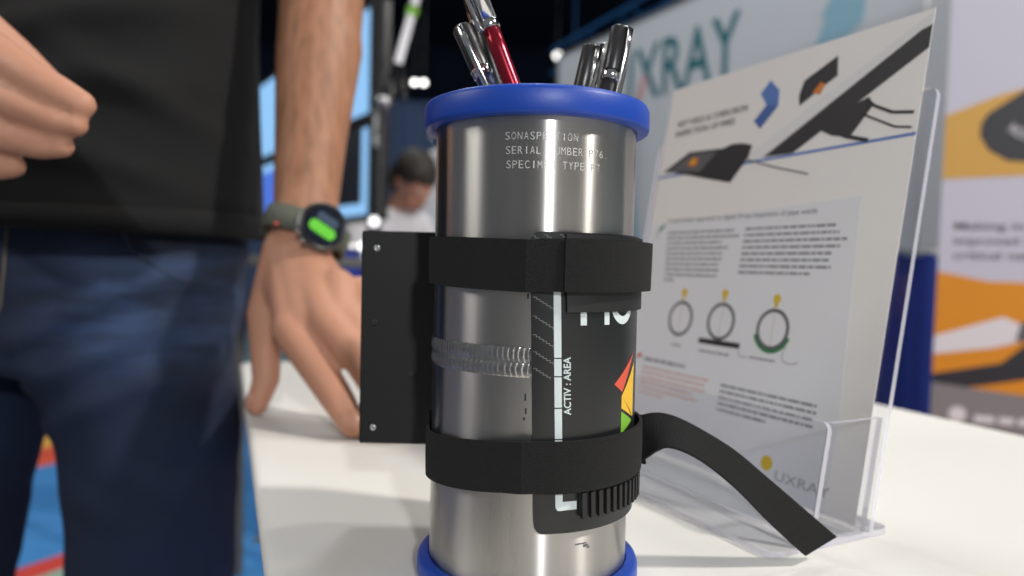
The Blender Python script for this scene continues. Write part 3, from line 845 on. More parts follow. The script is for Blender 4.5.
    prof = [(.897, .213, .128, 0), (.93, .212, .128, 0), (1.0, .208, .126, 0), (1.1, .203, .126, 0), (1.22, .205, .130, .003), (1.32, .207, .130, .01), (1.39, .19, .115, .015), (1.44, .13, .085, .018), (1.475, .075, .07, .015)]
    P = []
    for z, rx, ry, dy in prof:
        row = []
        for j in range(64):
            a = 2*math.pi*j/64
            e = 2/2.5
            row.append((cx + rx*math.copysign(abs(math.cos(a))**e, math.cos(a)), cy + dy + ry*math.copysign(abs(math.sin(a))**e, math.sin(a)), z))
        P.append(row)
    t.grid(P, wrap=True)
    n = len(P[0]); k0 = 0
    t.f.append(tuple(reversed(range(n)))); t.mi.append(0)
    t.f.append(tuple((len(P)-1)*n + j for j in range(n))); t.mi.append(0)
    t.tube([(-.35, .75, 1.40), (-.30, .748, 1.375), (-.262, .742, 1.30), (-.235, .736, 1.245)], [.075, .075, .068, .07], 28)
    t.tube([(-.60, .755, 1.40), (-.65, .75, 1.39), (-.680, .685, 1.27), (-.69, .65, 1.215)], [.075, .075, .068, .07], 28)
    tm = remeshed(t, 0.006, 5)
    folds = [((-.30, 1.03), (-.46, 1.02), .012, .028), ((-.28, .99), (-.40, 1.06), .010, .022), ((-.30, 1.10), (-.44, 1.065), .012, .025), ((-.42, .99), (-.29, .93), .008, .022),
             ((-.28, 1.16), (-.40, 1.13), .010, .022), ((-.36, .95), (-.46, .98), .007, .02), ((-.50, 1.1), (-.62, 1.0), .009, .03)]
    def shirt_f(p):
        d = .003 * noise.noise(Vector((p.x*9, p.y*9, p.z*7)))
        if p.z < 1.25:
            for (ax, az), (bx_, bz), amp, wdt in folds:
                ux, uz = bx_-ax, bz-az; L2 = ux*ux+uz*uz
                q = max(0, min(1, ((p.x-ax)*ux+(p.z-az)*uz)/L2))
                ddx, ddz = p.x-ax-ux*q, p.z-az-uz*q
                if p.y < cy: d += (amp*math.sin(math.pi*(.15+.7*q))*math.exp(-(ddx*ddx+ddz*ddz)/(wdt*wdt*.35))) * .8
        k = min(1, max(0, (p.z-.90)/.05))
        return d * k
    wrinkle(tm, shirt_f)
    put('t_shirt', tm, M['black_fabric'], root, True)
    # hem band of the shirt
    hb = MB(); P = []
    for z, g in ((.897, .001), (.897, .0035), (.919, .0035), (.9195, .001)):
        row = []
        for j in range(96):
            a = 2*math.pi*j/96; e = 2/2.5
            row.append((cx + (.2135+g)*math.copysign(abs(math.cos(a))**e, math.cos(a)), cy + (.1275+g)*math.copysign(abs(math.sin(a))**e, math.sin(a)), z))
        P.append(row)
    hb.grid(P + [P[0]], wrap=True); hb.build('shirt_hem', M['black_fabric'], root, smooth=True)
    # jeans
    q = MB()
    jp = [(1.0, -.48, .178, .108), (.93, -.48, .196, .116), (.88, -.482, .205, .12), (.82, -.486, .206, .120), (.77, -.490, .200, .110)]
    P = []
    for z, x, rx, ry in jp:
        row = []
        for j in range(56):
            a = 2*math.pi*j/56; e = 2/2.35
            row.append((x + rx*math.copysign(abs(math.cos(a))**e, math.cos(a)), cy + ry*math.copysign(abs(math.sin(a))**e, math.sin(a)), z))
        P.append(row)
    q.grid(P, wrap=True); n = 56
    k = len(q.v) - n*len(P)
    q.f.append(tuple(reversed([i for i in range(n)]))); q.mi.append(0)
    q.f.append(tuple((len(P)-1)*n + j for j in range(n))); q.mi.append(0)
    q.f[-1] = tuple(reversed(q.f[-1])); q.f[-2] = tuple(reversed(q.f[-2]))
    def leg(pts):
        rows = []
        for (x, y, z, rx, ry) in pts:
            rows.append([(x + rx*math.cos(2*math.pi*j/40), y + ry*math.sin(2*math.pi*j/40), z) for j in range(40)])
        k = len(q.v); q.grid(rows, wrap=True)
        q.f.append(tuple(k + j for j in range(40))); q.mi.append(0)
        q.f.append(tuple(k + (len(rows)-1)*40 + j for j in reversed(range(40)))); q.mi.append(0)
    leg([(-.384, cy, .86, .104, .113), (-.383, cy, .78, .092, .108), (-.3665, cy, .70, .082, .100), (-.3625, cy-.002, .60, .0775, .092), (-.361, cy-.005, .50, .075, .085), (-.362, cy, .30, .074, .080), (-.370, cy+.01, .055, .072, .082)])
    leg([(-.575, cy, .86, .108, .113), (-.58, cy, .78, .106, .112), (-.592, cy, .70, .098, .104), (-.602, cy-.002, .60, .0885, .096), (-.607, cy-.005, .50, .084, .088), (-.612, cy, .30, .074, .080), (-.614, cy+.01, .055, .072, .082)])
    jm = remeshed(q, 0.0065, 5)
    def jean_f(p):
        d = .004*noise.noise(Vector((p.x*10, p.y*10, p.z*14))) + .0035*noise.noise(Vector((p.x*22+p.z*16, p.y*20, p.z*24)))
        for (ax, az), (bx_, bz), amp, wdt in (((-.28, .88), (-.43, .80), .008, .02), ((-.28, .83), (-.44, .755), .008, .022), ((-.29, .78), (-.42, .72), .006, .02), ((-.64, .86), (-.52, .79), .008, .02)):
            ux, uz = bx_-ax, bz-az; L2 = ux*ux+uz*uz
            t_ = max(0, min(1, ((p.x-ax)*ux+(p.z-az)*uz)/L2)); ddx, ddz = p.x-ax-ux*t_, p.z-az-uz*t_
            if p.y < cy: d += amp*math.exp(-(ddx*ddx+ddz*ddz)/(wdt*wdt*.4))
        return d * (1 if p.x < -.3 else max(0, min(1, 1 - (p.x + .3)/.03)) if p.z < .76 else 1)
    wrinkle(jm, jean_f)
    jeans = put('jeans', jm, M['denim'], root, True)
    bv = BVHTree.FromPolygons([v.co + Vector((cx, cy, 0)) for v in jm.vertices], [tuple(p.vertices) for p in jm.polygons])
    def seam(name, pts, r, m):
        out = []
        for i in range(len(pts) - 1):
            for kk in range(8):
                a = Vector(pts[i]).lerp(Vector(pts[i+1]), kk/8)
                hit = bv.ray_cast(Vector((a.x, -.2, a.z)), Vector((0, 1, 0)))
                if hit[0]: out.append(hit[0] + Vector((0, -.0004, 0)))
        if len(out) > 2: MB().tube(out, r, 6).build(name, m, jeans, smooth=True)
    seam('fly_stitching', [(-.434, 0, .905), (-.436, 0, .86), (-.441, 0, .83), (-.454, 0, .80)], .0011, M['thread'])
    seam('fly_seam', [(-.468, 0, .91), (-.470, 0, .80), (-.468, 0, .735)], .0016, M['thread'])
    seam('pocket_stitching', [(-.36, 0, .925), (-.34, 0, .88), (-.30, 0, .855), (-.276, 0, .85)], .0011, M['navy_thread'])
    seam('pocket_stitching', [(-.60, 0, .925), (-.62, 0, .88), (-.66, 0, .855), (-.685, 0, .85)], .0011, M['navy_thread'])
    # shoes
    for ax in (-.371, -.615):
        k = MB(); chain(k, [(ax, cy+.05, .075), (ax, cy-.03, .078), (ax, cy-.15, .055)], [.047, .05, .042])
        k.box((ax-.043, cy-.19, .018), (ax+.043, cy+.09, .06))
        sh_ = put('shoe', remeshed(k, .006, 4), M['black_plastic'], root, True)
        so = MB(); so.prism([(ax + .05*math.cos(a*math.pi/12)*(1 if math.sin(a*math.pi/12) > 0 else .9), cy-.05+.15*math.sin(a*math.pi/12)) for a in range(24)], Frame((0, 0, 0), (1, 0, 0), (0, 1, 0)), 0, .02)
        so.build('sole', M['white_shirt'], sh_)
presenter()

# ---------------------------------------------------------------- wristwatch
def wristwatch():
    c0 = Vector((-.1865, .649, .9005))
    ax = (Vector((-.190, .672, .985)) - Vector((-.188, .645, .898))).normalized()   # along the forearm
    ax = (ax + Vector((.28, 0, .0))).normalized()
    face_n = Vector((.56, -.82, .06)); face_n = (face_n - ax*face_n.dot(ax)).normalized()
    side = ax.cross(face_n).normalized()
    root = empty('wristwatch', c0, 'round black smartwatch with a green display and olive strap on the wrist', 'watch')
    b = MB(); rows = []
    for j in range(64):
        a = 2*math.pi*j/64
        rx, rn = .0368, .0345
        d = face_n*math.cos(a)*rn + side*math.sin(a)*rx
        o = d.normalized()
        wdt = .0105
        p = c0 + d
        rows.append([p - ax*wdt, p + o*.0022 - ax*wdt, p + o*.0026 , p + o*.0022 + ax*wdt, p + ax*wdt])
    rows.append(rows[0])
    b.grid(rows); b.f += []
    b2 = MB(); b2.grid([list(reversed(r)) + [r[-1]] for r in rows])
    b2.build('strap', M['olive'], root, smooth=True, weld=True)
    fc = c0 + face_n*.0352
    q = Matrix((side, ax, face_n)).transposed().to_4x4(); T = Matrix.Translation(fc) @ q
    cs = MB().lathe([(0, 0), (.0185, 0), (.0205, .002), (.0208, .006), (.0205, .0085), (.0190, .0098), (.0186, .0095), (0, .0095)], 48, T).build('case', M['black_plastic'], root, smooth=True)
    MB().lathe([(.0203, .0025), (.0212, .003), (.0212, .005), (.0203, .0055)], 48, T, closed=True).build('steel_ring', M['steel'], cs, smooth=True)
    F = Frame(fc, side, ax)
    MB().prism([(.0176*math.cos(a*math.pi/20), .0176*math.sin(a*math.pi/20)) for a in range(40)], F, .0095, .0099).build('screen', M['screen_dark'], cs)
    def rrect(x0, y0, x1, y1, r, rot):
        pts = []
        for (px_, py_, a0) in ((x1-r, y1-r, 0), (x0+r, y1-r, 90), (x0+r, y0+r, 180), (x1-r, y0+r, 270)):
            for k in range(6):
                a = R_(a0 + k*18); pts.append((px_ + r*math.cos(a), py_ + r*math.sin(a)))
        c_, s_ = math.cos(rot), math.sin(rot)
        return [(x*c_ - y*s_, x*s_ + y*c_) for x, y in pts]
    sg = 1 if side.x > 0 else -1
    MB().prism(rrect(-.0125, -.0085, .0125, .0012, .0045, -.18*sg), F, .0099, .0102).build('green_tile', M['watch_green'], cs)
    MB().prism(rrect(-.010, .0025, .010, .010, .003, -.18*sg), F, .0099, .0102).build('blue_tile', M['watch_blue'], cs)
    for a in (-35, -58):
        aa = R_(a); px_ = F.p(-sg*.0212*math.cos(aa), .0212*math.sin(aa), .0045)
        MB().sphere(px_, (.003, .003, .002), 10, 8).build('button', M['steel'], cs, smooth=True)
    t = c0 - side*sg*.0325 + face_n*.021 - ax*.009
    MB().sphere(t, (.0022, .0022, .0016), 10, 8).build('orange_stitch', M['red_print'], root, smooth=True)
wristwatch()

# ---------------------------------------------------------------- table and cloth
A = R_(21.7)
ta = Vector((math.cos(A), math.sin(A), 0)); tb = Vector((-math.sin(A), math.cos(A), 0))
U0, U1, V0, V1 = 0.0166, 0.632, -0.86, 1.0
FT = Frame((0, 0, 0), ta, tb)
tr = empty('folding_table', ta*.32, 'folding table hidden under the white cloth', 'table')
b = MB(); b.prism([(U0+.014, V0+.014), (U1-.014, V0+.014), (U1-.014, V1-.014), (U0+.014, V1-.014)], FT, .715, .7365); b.build('tabletop', M['wall_fabric'], tr, bevel=.004)
for u_ in (U0+.08, U1-.08):
    for v_ in (V0+.15, V1-.15):
        MB().tube([FT.p(u_, v_, 0), FT.p(u_, v_, .715)], .014, 10).build('leg', M['alu'], tr, smooth=True)
def tablecloth():
    # outline points with rounded corners
    def outline(g, n=14):
        r = .012 + max(0, g); pts = []
        x0, x1, y0, y1 = U0 - g, U1 + g, V0 - g, V1 + g
        def line(a, c, k): return [(a[0] + (c[0]-a[0])*i/k, a[1] + (c[1]-a[1])*i/k) for i in range(k)]
        def arc(cx_, cy_, a0): return [(cx_ + r*math.cos(R_(a0 + 90*i/6)), cy_ + r*math.sin(R_(a0 + 90*i/6))) for i in range(6)]
        pts += line((x0+r, y0), (x1-r, y0), 40) + arc(x1-r, y0+r, -90)
        pts += line((x1, y0+r), (x1, y1-r), 120) + arc(x1-r, y1-r, 0)
        pts += line((x1-r, y1), (x0+r, y1), 40) + arc(x0+r, y1-r, 90)
        pts += line((x0, y1-r), (x0, y0+r), 120) + arc(x0+r, y0+r, 180)
        return pts
    rows = []; base = outline(0)
    n = len(base)
    for g, z, wv in ((-.010, .74, 0), (-.005, .74, 0), (-.0025, .7395, 0), (-.0008, .738, 0), (0, .7355, 0), (-.0022, .72, .1), (-.008, .695, .2), (-.0135, .665, .3), (-.0165, .655, .3), (-.0195, .655, .3)):
        row = []
        o2 = outline(g)
        for i, (x, y) in enumerate(o2):
            k = .006*wv*(math.sin(i*.62) + .6*math.sin(i*.23+1))
            cxx, cyy = (U0+U1)/2, (V0+V1)/2
            dx = -1 if abs(x-U0+g) < .02 else (1 if abs(x-U1-g) < .02 else 0)
            dy = -1 if abs(y-V0+g) < .02 else (1 if abs(y-V1-g) < .02 else 0)
            row.append(FT.p(x + dx*(k - .014*wv), y + dy*(k - .014*wv), z))
        rows.append(row)
    b = MB(); b.grid(list(reversed(rows)), wrap=True)
    # top
    k = len(b.v) - n
    b.f.append(tuple(k + i for i in range(n))); b.mi.append(0)
    me = b.mesh('tablecloth')
    bm = bmesh.new(); bm.from_mesh(me); bmesh.ops.recalc_face_normals(bm, faces=bm.faces); bm.to_mesh(me); bm.free()
    o = put('tablecloth', me, M['cloth'], None, True)
    o.data.set_sharp_from_angle(angle=R_(60))
    tag(o, 'white cloth covering the table under the pipe and sheet holder', 'tablecloth')
tablecloth()

# ---------------------------------------------------------------- steel pipe
PX, PY = 0.0091, 0.3155
PR = 0.0431
def cyl(th, z, r):
    a = R_(th); return Vector((PX + r*math.cos(a), PY + r*math.sin(a), z))
TP = Matrix.Translation((PX, PY, 0))
pipe = empty('steel_pipe', (PX, PY, .74), 'upright brushed steel pipe with a welded seam and blue end caps', 'pipe')
MB().lathe([(PR, .7425), (PR, .9415), (PR-.0007, .942), (PR-.005, .942), (PR-.0055, .9415), (PR-.0055, .7425)], 128, TP, closed=True).build('pipe_body', M['pipe'], pipe, sharp=40)
MB().lathe([(0, .874), (PR-.006, .874), (PR-.006, .880), (0, .880)], 48, TP).build('inner_plug', M['rubber'], pipe)
CR = .0485
MB().lathe([(CR-.0015, .9318), (CR-.0004, .9323), (CR, .9335), (CR, .9405), (CR-.0008, .9423), (CR-.0026, .943), (PR-.006, .943), (PR-.006, .9424), (PR+.0004, .9424), (PR+.0004, .9318)], 128, TP, closed=True).build('top_cap', M['blue_vinyl'], pipe, sharp=50)
MB().lathe([(0, .7402), (CR-.003, .7402), (CR-.0006, .7412), (CR, .743), (CR-.0002, .7478), (CR-.0008, .7492), (CR-.0015, .7497), (PR+.0004, .7497), (PR+.0004, .7422), (0, .7422)], 128, TP).build('bottom_cap', M['blue_vinyl'], pipe, sharp=50)
b = MB()
P = [[cyl(t, z, r) for t in range(172, 205, 3)] for z, r in ((.932, CR-.0006), (.929, CR-.0012), (.927, CR-.003), (.927, CR-.0036), (.9295, CR-.002), (.932, CR-.0014))]
b.grid(P); b.build('film_lip', M['clear_film'], pipe, smooth=True)
# weld: two overlapping rows of rippled beads
def weld():
    rows = []
    nz = 26; nt = 900
    for k in range(nz + 1):
        v_ = k/nz; z = .8322 + .0115*v_; row = []
        for j in range(nt):
            th = 360*j/nt
            h = 0
            for (zc, hw, ph, N) in ((.8410, .0036, 0.0, 132), (.8352, .0031, .5, 118)):
                q = (z - zc)/hw
                if abs(q) < 1:
                    env = (1 - q*q)**.6
                    u_ = (th/360*N + ph - .55*q*q + .25*noise.noise(Vector((th*.2, zc*900, 0))))
                    saw = u_ - math.floor(u_)
                    h = max(h, env*(.00042 + .00038*(saw**1.5)))
            h += .00008*noise.noise(Vector((th*.9, z*2500, 3)))
            row.append(cyl(th, z + .0006*math.sin(R_(th*2)), PR - .00012 + h))
        rows.append(row)
    b = MB(); b.grid(rows, wrap=True)
    o = b.build('weld_seam', M['weld'], pipe, smooth=True); o['label'] = 'rippled double weld bead round the pipe'
weld()
def wrap_text(name, txt, R, th0, z0, height, width_deg, m, parent, slope=0.0, vertical=False, spacing=1.0, bold=0.0, depth=.00012, lean=0.0):
    v, f, wd, ht = text2d(txt, spacing, bold)
    ky = height/ht
    degm = math.degrees(1/R)
    vs = []
    for a, c in v:
        if vertical:      # reads upwards
            L = width_deg; z = z0 + a/wd*L; th = th0 - c*ky*degm + lean*(z0 - z)
        else:
            th = th0 + a/wd*width_deg; z = z0 + c*ky + slope*(th - th0)
        vs.append(cyl(th, z, R + depth))
    b = MB(); b.add(vs, f); return b.build(name, m, parent)
def etched(txt, th0, z0, pitch, height):
    b = MB()
    for k, ch in enumerate(txt):
        if ch == ' ': continue
        v, f, wd, ht = text2d(ch, 1, -.012)
        wl_ = pitch*(.16 if ch in 'I.' else .72); off = pitch*(.42 if ch in 'I.' else .1)
        b.add([cyl(th0 + k*pitch + off + a/wd*wl_, z0 + c*height/ht, PR + .0001) for a, c in v], f)
    b.build('etched_line', M['etch'], pipe)
etched('SONASPECTION', -107.6, .9226, 3.18, .0030)
etched('SERIAL NUMBER P76.', -107.2, .9172, 3.12, .0030)
etched('SPECIMEN TYPE PT', -106.8, .9118, 3.18, .0030)
b = MB()
for (t0, t1, z, h) in ((-66, -59, .7668, .0005), (-61, -58, .7655, .001), (-58.5, -57, .7648, .0008)):
    b.grid([[cyl(t0 + (t1-t0)*i/4, z, PR+.0001) for i in range(5)], [cyl(t0 + (t1-t0)*i/4, z + h, PR+.0001) for i in range(5)]])
b.build('scuff_mark', M['ink_mid'], pipe)
b = MB()
for (t, z, h) in ((-94.6, .8235, .0028), (-94.2, .8185, .0022), (-95, .816, .0012), (-94.9, .865, .003), (-94.4, .8625, .002)):
    b.grid([[cyl(t, z, PR+.00015), cyl(t+.9, z, PR+.00015)], [cyl(t, z+h, PR+.00015), cyl(t+.9, z+h, PR+.00015)]])
b.build('ink_tick', M['ink_dark'], pipe)

# ---------------------------------------------------------------- flexible detector wrapped on the pipe
det = empty('flexible_detector', (PX, PY, .772), 'black flexible detector pad wrapped round the pipe with its flat black box', 'detector')
LEAN = 41.7
def th_at(th, z): return th + (.83 - z)*LEAN
def curved(name, poly_rows, r0, r1, m, parent, smooth=True, lean=True):
    """rows of (theta, z) giving a sheet between radii r0 and r1"""
    q = (lambda t, z: th_at(t, z)) if lean else (lambda t, z: t)
    O = [[cyl(q(t, z), z, r1) for t, z in row] for row in poly_rows]
    I = [[cyl(q(t, z), z, r0) for t, z in row] for row in poly_rows]
    b = MB(); b.grid(O); b.grid([list(reversed(r)) for r in I])
    b.grid([I[0], O[0]]); b.grid([O[-1], I[-1]])
    b.grid([[r[0] for r in O], [r[0] for r in I]]); b.grid([[r[-1] for r in I], [r[-1] for r in O]])
    o = b.build(name, m, parent, smooth, weld=True)
    o.data.set_sharp_from_angle(angle=R_(50))
    return o
def patch(name, t0, t1, z0, z1, r0, r1, m, parent, nt=24, nz=2, lean=True):
    return curved(name, [[(t0 + (t1-t0)*i/nt, z0 + (z1-z0)*k/nz) for i in range(nt+1)] for k in range(nz+1)], r0, r1, m, parent, lean=lean)
# pad with rounded corners at its left edge
rows = []
zs = [.7730, .7733, .7740, .7755, .778] + [.78 + .0212*i for i in range(5)] + [.882, .885, .8868, .8877, .888]
for z in zs:
    c = 0
    for zz, d in ((.7730, 1), (.888, -1)):
        e = (z - zz)*d
        if e < .004: c = max(c, .004 - math.sqrt(max(0, .004**2 - (.004 - e)**2)))
    t0 = -91.1 + math.degrees(c/.0455)
    rows.append([(t0 + (128 - t0)*i/90, z) for i in range(91)])
pad = curved('pad', rows, PR + .0009, PR + .0024, M['pad'], det)
RP = PR + .0024
# carbon weave threads: little stairs
b = MB()
for (t0, z0, n_) in ((-90.3, .8862, 5), (-84.5, .8866, 3), (-77, .8868, 3), (-70, .8866, 2), (-62, .8865, 3), (-54, .8864, 2), (-90, .8632, 6), (-90.3, .8560, 7), (-90.3, .8490, 7), (-90.3, .8425, 6), (-90.3, .8362, 5)):
    t, z = t0, z0
    for i in range(n_):
        if t > -80.5 and z < .885: break
        if z < .8665 or z > .8848:
            b.grid([[cyl(th_at(t, z), z, RP+.00005), cyl(th_at(t+1.5, z), z, RP+.00005)], [cyl(th_at(t, z), z+.00022, RP+.00005), cyl(th_at(t+1.5, z), z+.00022, RP+.00005)]])
            b.grid([[cyl(th_at(t+1.5, z), z-.0008, RP+.00005), cyl(th_at(t+1.8, z), z-.0008, RP+.00005)], [cyl(th_at(t+1.5, z), z+.0002, RP+.00005), cyl(th_at(t+1.8, z), z+.0002, RP+.00005)]])
        t += 1.6; z -= .0008
o = b.build('weave_threads', M['weave'], det); o['kind'] = 'stuff'
# printed frame line (vertical part with worn gaps, foot)
zz = .7865
for z1 in (.8095, .8215, .8335, .8405, .8835):
    patch('frame_line', -80.2, -76.6, zz, z1 - .0005, RP, RP + .0001, M['white_print'], det, 4, 6)
    zz = z1
curved('frame_foot', [[(-80.2, .7865), (-78.4, .7865), (-76.6, .7865)], [(-80.2, .7832), (-78.4, .7848), (-76.6, .7852)], [(-79.2, .7819), (-78.2, .7818), (-76.6, .7818)]], RP, RP + .0001, M['white_print'], det)
patch('frame_foot', -76.6, -69.3, .7819, .7852, RP, RP + .0001, M['white_print'], det, 6, 1)
wrap_text('active_area_text', 'ACTIV : AREA', RP, -71.6, .8185, .0028, .0222, M['white_print'], det, vertical=True, bold=.02, lean=LEAN)
# large white letters, tops under the rubber grip
patch('letter', -66.6, -63.2, .8527, .872, RP, RP + .0001, M['white_print'], det, 3, 2)
patch('letter', -52.4, -49.0, .8527, .872, RP, RP + .0001, M['white_print'], det, 3, 2)
b = MB(); O = []; I = []
for k in range(49):
    a = 2*math.pi*k/48
    O.append(cyl(th_at(-37.5 + 10.5*math.cos(a), .862), .862 + .0095*math.sin(a), RP + .0001))
    I.append(cyl(th_at(-37.5 + 6.8*math.cos(a), .862), .862 + .0063*math.sin(a), RP + .0001))
b.grid([I, O]); b.build('letter', M['white_print'], det)
# coloured triangles near the right edge
def tri(name, pts, m):
    b = MB(); n = 8
    (a, c, d) = pts
    for i in range(n):
        def L(p, q, t): return (p[0] + (q[0]-p[0])*t, p[1] + (q[1]-p[1])*t)
        r0 = [L(L(a, c, i/n), L(a, d, i/n), k/6) for k in range(7)]; r1 = [L(L(a, c, (i+1)/n), L(a, d, (i+1)/n), k/6) for k in range(7)]
        b.grid([[cyl(t, z, RP + .00012) for t, z in r0], [cyl(t, z, RP + .00012) for t, z in r1]])
    b.build(name, m, det)
tri('red_triangle', [(-23.5, .8405), (-45, .8288), (-37.5, .8250)], M['red_print'])
tri('yellow_triangle', [(-22, .836), (-38, .8235), (-22, .8225)], M['yellow_print'])
tri('yellow_triangle', [(-38, .8235), (-22, .8130), (-22, .8225)], M['yellow_print'])
tri('yellow_triangle', [(-38, .8235), (-38, .8185), (-24, .8135)], M['yellow_print'])
tri('green_triangle', [(-38, .8172), (-38, .808), (-24, .8120)], M['green_print'])
# rubber grips
patch('rubber_grip', -74.2, 6, .8578, .8872, RP + .0001, RP + .0016, M['rubber'], det, 30, 2)
grip = patch('rubber_grip', -68.5, 8, .7795, .800, RP + .0001, RP + .0012, M['rubber'], det, 30, 2)
for i in range(16):
    t = -68 + i*4.6
    g_ = patch('grip_rib', t, t + 2.3, .7788, .7888, RP + .0011, RP + .0030, M['rubber'], grip, 2, 1)
# flat electronics box behind the pipe
BXF = .3640
b = MB(); b.box((-.0765, BXF, .7826), (.040, BXF + .016, .8910)); bx_o = b.build('electronics_box', M['black_paint'], det, bevel=.0008)
FBX = Frame((0, BXF, 0), (1, 0, 0), (0, 0, 1))
def screw(x, z, m, r, name):
    T = Matrix.Translation((x, BXF, z)) @ Matrix.Rotation(R_(90), 4, 'X')
    MB().lathe([(0, -.001), (r, -.001), (r, .0003), (r*.8, .0007), (r*.35, .0007), (r*.3, .0002), (0, .0002)], 16, T).build(name, m, bx_o, smooth=True)
for x, z in ((-.0686, .8822), (-.0692, .7908)): screw(x, z, M['screw'], .0017, 'screw')
for x, z in ((-.0691, .8445), (-.0501, .8185)): screw(x, z, M['ink_dark'], .0016, 'screw_hole')

# ---------------------------------------------------------------- hook-and-loop straps
def strap_ring(name, zc, half, label, tail=None, end_deg=20, lift=0.0):
    root = empty(name, (PX, PY, zc(-90) - half), label, 'strap', 'hook-and-loop straps round the pipe')
    rows = []
    N = 120
    def rad(t):
        # hugs bare pipe on the left, rides over the pad and grips at the front and right
        t = (t + 360) % 360            # 0..360, -90 -> 270
        lo, mid, hi = PR + .0009, PR + .0030, PR + .0045
        if t < 22: r = hi
        elif t < 30: r = hi + (mid - hi)*(t - 22)/8
        elif t < 131: r = mid
        elif t < 137: r = mid + (lo - mid)*(t - 131)/6
        elif t < 256: r = lo
        elif t < 265: r = lo + (mid - lo)*(t - 256)/9
        elif t < 270: r = mid
        elif t < 281: r = mid + (hi - mid)*(t - 270)/11
        else: r = hi
        return r
    full = 360
    for j in range(N + 1):
        t = -170 + full*j/N
        r = rad(t); z = zc(t)
        rows.append([cyl(t, z - half, r), cyl(t, z - half, r + .0014), cyl(t, z, r + .0016), cyl(t, z + half, r + .0014), cyl(t, z + half, r)])
    b = MB(); b.grid([list(reversed(r)) + [r[-1]] for r in rows])
    b.build('loop', M['velcro'], root, smooth=False, weld=True)
    return root
def z_up(t): 
    t = ((t + 180) % 360) - 180
    return .8748 + (.0022*max(0, min(1, (-90 - t)/90)) if t < -90 else 0) + (.0006 if t > -90 else 0)
r1 = strap_ring('cable_strap', z_up, .0099, 'upper black hook-and-loop strap holding the detector to the pipe')
# free end of the upper strap, lifted off at the right
b = MB(); rows = []
for j in range(25):
    q = j/24; t = -78 + 79*q; r = PR + .0062 + .0013*q**5; z = .8755
    rows.append([cyl(t, z - .0100, r), cyl(t, z - .0100, r + .0010), cyl(t, z + .0100, r + .0010 + .0006*q**4), cyl(t, z + .0100, r + .0006*q**4), cyl(t, z - .0100, r)])
b.grid([list(reversed(r)) for r in rows])
b.f.append((0, 1, 2, 3)); b.mi.append(0); k = 24*5; b.f.append((k+3, k+2, k+1, k)); b.mi.append(0)
b.build('free_end', M['velcro'], r1)
def z_lo(t):
    t = ((t + 180) % 360) - 180
    if t < -90: return .7990 - .0050*min(1, (-90 - t)/80)
    return .7990 + .0012*min(1, (t + 90)/80)
r2 = strap_ring('cable_strap', z_lo, .0099, 'lower black hook-and-loop strap with a long tail curving down to the table')
U = [(.0585,.3245,.8085),(.0590,.3196,.8095),(.0635,.3176,.811),(.0689,.3182,.8108),(.0761,.3182,.8087),(.0873,.3179,.8032),(.1012,.3185,.7948),(.1161,.3218,.7829),(.1341,.3259,.7682),(.154,.3311,.7519)]
L = [(.0586,.3100,.7898),(.0578,.3104,.7911),(.0604,.3084,.7939),(.0631,.3048,.7975),(.0677,.3028,.7999),(.0755,.3031,.7978),(.0859,.3065,.7915),(.1004,.3103,.7798),(.1179,.3161,.7626),(.1368,.3239,.7455)]
def smooth_line(P, k=5):
    P = [Vector(p) for p in P]; out = []
    for i in range(len(P) - 1):
        p0 = P[max(0, i-1)]; p1 = P[i]; p2 = P[i+1]; p3 = P[min(len(P)-1, i+2)]
        for j in range(k):
            t = j/k
            out.append(.5*((2*p1) + (p2-p0)*t + (2*p0-5*p1+4*p2-p3)*t*t + (3*p1-p0-3*p2+p3)*t**3))
    return out + [P[-1]]
U = smooth_line(U); L = smooth_line(L)
rows = []
for i in range(len(U)):
    d = (U[min(i+1, len(U)-1)] + L[min(i+1, len(U)-1)] - U[max(i-1, 0)] - L[max(i-1, 0)])
    n = d.cross(U[i] - L[i]).normalized() * .0014
    rows.append([U[i], L[i], L[i] - n, U[i] - n, U[i]])
b = MB(); b.grid(rows); b.f.append((0, 3, 2, 1)); b.mi.append(0); k = 5*(len(rows)-1); b.f.append((k, k+1, k+2, k+3)); b.mi.append(0)
me_t = b.build('tail', M['velcro'], r2, weld=True)

